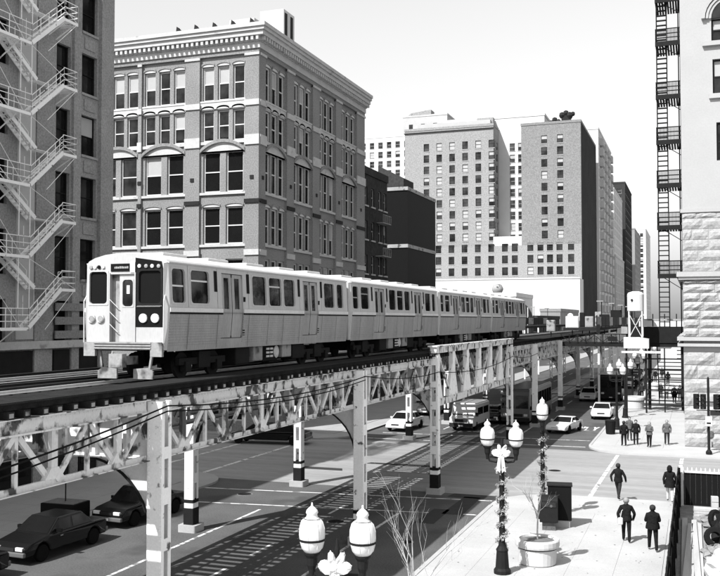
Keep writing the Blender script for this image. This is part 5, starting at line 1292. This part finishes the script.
man(666.8, 399, 'distant person in white jacket and dark trousers', rz=R(0), top='cl_w', legs='cl_d')
man(674.5, 403, 'tall distant person in long black coat', rz=R(0), top='cl_k', legs='cl_k', coat=.35, h=1.86)
man(680, 401, 'distant hooded person in black beside the tall one', rz=R(0), top='cl_k', legs='cl_d', hood=True, h=1.7)
man(655.5, 382, 'farthest dark pedestrian on the right sidewalk', rz=R(0), top='cl_k', legs='cl_k')
man(711, 447, 'person in grey coat standing behind the traffic signal pole', rz=R(170), top='cl_g', legs='cl_g', coat=.2)
for k, (px, py, tp_, lg, hh, lbl) in enumerate(((636, 392, 'cl_k', 'cl_d', 1.75, 'distant person in black beside the far white planter'), (645.5, 387, 'cl_d', 'cl_k', 1.7, 'distant person in dark coat between two far lamp posts'), (651, 386, 'cl_g', 'cl_d', 1.72, 'distant person in grey jacket near the farthest planter'), (668, 385, 'cl_k', 'cl_k', 1.8, 'distant person in black under the footbridge'), (662, 379, 'cl_d', 'cl_d', 1.7, 'small far figure under the footbridge stairs'), (640, 380, 'cl_g', 'cl_k', 1.74, 'small far figure in grey at the distant kerb'))):
    man(px, py, lbl, rz=R(180 * (k % 2)), top=tp_, legs=lg, h=hh, stride=.35, hood=(k == 3), coat=.25 if k in (1, 4) else 0)
for k, (x, y) in enumerate(((-15.2, 38.6), (-22.0, 43.0), (-11.2, 36.0), (-14.5, 52.5), (-8.0, 56.0), (-12.5, 60.5))):
    c_ = road if y < 46 else cross
    mh = MB().lathe([(.36, .003), (.36, .012), (.33, .014)], 20, (x, y, 0)).build('manhole_cover', 'steel_d', c_); MB().lathe([(.40, .002), (.40, .008), (.37, .008)], 20, (x, y, 0), cap=False).build('manhole_ring', 'steel_m', mh)
random.seed(31)
lt = MB()
for k in range(160):
    x, y = random.uniform(-9, -1.2), random.uniform(24, 47); a = random.uniform(0, 6.3); r_ = random.uniform(.015, .05); z = SH + .006
    lt.quad(*[(x + r_ * math.cos(a + t) * random.uniform(.6, 1.2), y + r_ * math.sin(a + t), z) for t in (0, 1.6, 3.1, 4.7)])
tag(lt.build('litter', 'cl_g'), 'small scraps of litter and spots scattered on the near sidewalk', 'litter', kind='stuff')
# the shoulder bag of the grey-haired person
bg_ = empty('shoulder_bag', p3_.location + Vector((-.24, -.02, .86)), R(10), 'white shoulder bag at the hip of the grey-haired person', 'bag')
bevel(MB().box(-.10, .10, -.20, .2, -.16, .13).build('bag_body', 'cl_w', bg_), .05, 3); MB().tube([(0, -.12, .1), (.06, -.12, .4), (.34, -.06, .62), (.06, .12, .4), (0, .12, .1)], .014, 5).build('strap', 'cl_w', bg_)

# ================================================================== FENCED YARD at lower right
XFN, YFN = -0.85, 47.0
fence = empty('board_fence', (XFN, 38, SH), 0, 'dark board fence along the sidewalk at lower right', 'fence')
y = 24.0
bd = MB().box(-.02, .02, 0, .243, 0, 1.8).mesh('board', 'black')
while y < YFN - .2: inst('board', bd, (XFN + random.uniform(-.006, .006), y, SH + .02), fence, 0, True); y += .245
for k in range(10):
    MB().box(XFN + .03, XFN + .11, 24 + k * 2.5, 24.08 + k * 2.5, SH, SH + 1.85).build('post', 'black', fence, True)
MB().box(XFN + .03, XFN + .07, 24.1, YFN - .02, SH + 1.5, SH + 1.6).build('rail', 'black', fence, True)
bf = empty('board_fence', (3, YFN, SH), 0, 'dark board fence with pale pointed tips across the back of the yard', 'fence')
bd2 = MB().box(0, .243, -.02, .02, 0, 1.55).mesh('board', 'black'); tip = MB().prism([(.075, 0), (.135, 0), (.135, .15), (.105, .22), (.075, .15)], 'y', -.02, .02).mesh('picket_tip', 'trim_w')
x = XFN + .05
while x < 8: inst('board', bd2, (x, YFN + random.uniform(-.006, .006), SH + .02), bf, 0, True); x += .245
x = XFN + .12
while x < 8: inst('picket_tip', tip, (x, YFN, SH + 1.62), bf, 0, True); x += .2
MB().box(XFN + .05, 8, YFN - .09, YFN + .06, SH + 1.571, SH + 1.65).build('cap_rail', 'trim_w', bf, True)
MB().box(XFN + .12, XFN + .24, YFN - .22, YFN - .1, SH, SH + 1.75).build('corner_post', 'trim_w', bf, True)
yard = tag(MB().box(XFN + .12, 9, 22, YFN - .03, SH - .02, SH + .012).build('yard_ground', 'rubble'), kind='structure')
lum = empty('lumber_stack', (-.13, 38, SH), 0, 'long pale boards stacked on the ground inside the fence', 'lumber')
for k, (x0, w, ya, yb, zz, rz) in enumerate(((-.35, .22, 32, 43.5, .02, .5), (-.08, .2, 31, 42.6, .02, -.4), (.18, .24, 33, 43.0, .02, .2), (-.22, .2, 32.5, 42.0, .115, -.8), (.05, .2, 33.4, 42.8, .115, .9), (.5, .18, 31, 41.0, .02, -.6))):
    o = MB().box(-w / 2, w / 2, -(yb - ya) / 2, (yb - ya) / 2, 0, .09).build('plank', 'wood_l', lum); o.location = (x0 - .2 + .2, (ya + yb) / 2 - 38, zz); o.rotation_euler = (0, 0, R(rz))
def heap(name, label, x, y, rx, ry, h, m, cat, n=16, jag=.25, seed=1):
    random.seed(seed); mb = MB(); rows_ = 7; idx = []
    for j in range(rows_):
        t = j / (rows_ - 1); rr = math.cos(t * math.pi / 2) ** .7; row_ = []
        for i in range(n):
            a = 2 * math.pi * i / n; k = 1 + random.uniform(-jag, jag); row_.append(len(mb.v)); mb.v.append((rx * rr * k * math.cos(a), ry * rr * k * math.sin(a), h * math.sin(t * math.pi / 2) * (1 + random.uniform(-jag, jag) * .5) if j else -.02))
        idx.append(row_)
    for j in range(rows_ - 1):
        for i in range(n): mb.f.append((idx[j][i], idx[j][(i + 1) % n], idx[j + 1][(i + 1) % n], idx[j + 1][i])); mb.m.append(0)
    o = mb.build(name, m); o.location = (x, y, SH); return tag(o, label, cat)
heap('tarp_heap', 'white tarpaulin heap in the bottom right corner of the yard', 1.0, 34.6, .75, 2.3, .8, 'tarp', 'tarpaulin', jag=.14, seed=4)
heap('debris_heap', 'dark debris heap beside the white tarpaulin in the yard', 1.05, 40.2, .6, 1.3, 1.0, 'iron', 'debris', jag=.4, seed=9)
for k, (x, y, z, rot, lb_) in enumerate(((.62, 38.6, .40, (1.1, .2, .3), 'dark worn tyre leaning on the debris heap'), (.72, 41.9, .45, (1.35, .3, .8), 'dark tyre standing at the back of the debris heap'))):
    t = tag(MB().lathe([(.22, -.1), (.36, -.1), (.42, -.05), (.42, .05), (.36, .1), (.22, .1), (.22, -.1)], 18, cap=False).build('tyre', 'rubber'), lb_, 'tyre', 'old tyres in the yard'); t.location = (x, y, SH + z); t.rotation_euler = rot
for k, (x, y, w, l, h, lb_) in enumerate(((.35, 44.8, 1.0, .5, .35, 'pale low crate in front of the back fence'), (.75, 45.7, .3, .3, .75, 'narrow upright pale box beside the low crate'))):
    c = empty('crate', (x, y, SH + .012), R(6 * k), lb_, 'crate')
    for j in range(3): MB().box(-w / 2, w / 2, -l / 2, l / 2, j * h / 3, (j + .9) * h / 3).build('slat', 'wood_l', c)
for k in range(3):
    x, y = ((.62, 37.3), (.45, 42.9), (1.7, 37.6))[k]
    heap('rubble_heap', ['rubble pile between the lumber and the tarpaulin', 'small rubble pile near the middle of the yard', 'low rubble pile next to the tarpaulin'][k], x, y, .5, .7, .4, 'rubble', 'rubble', jag=.35, seed=20 + k)
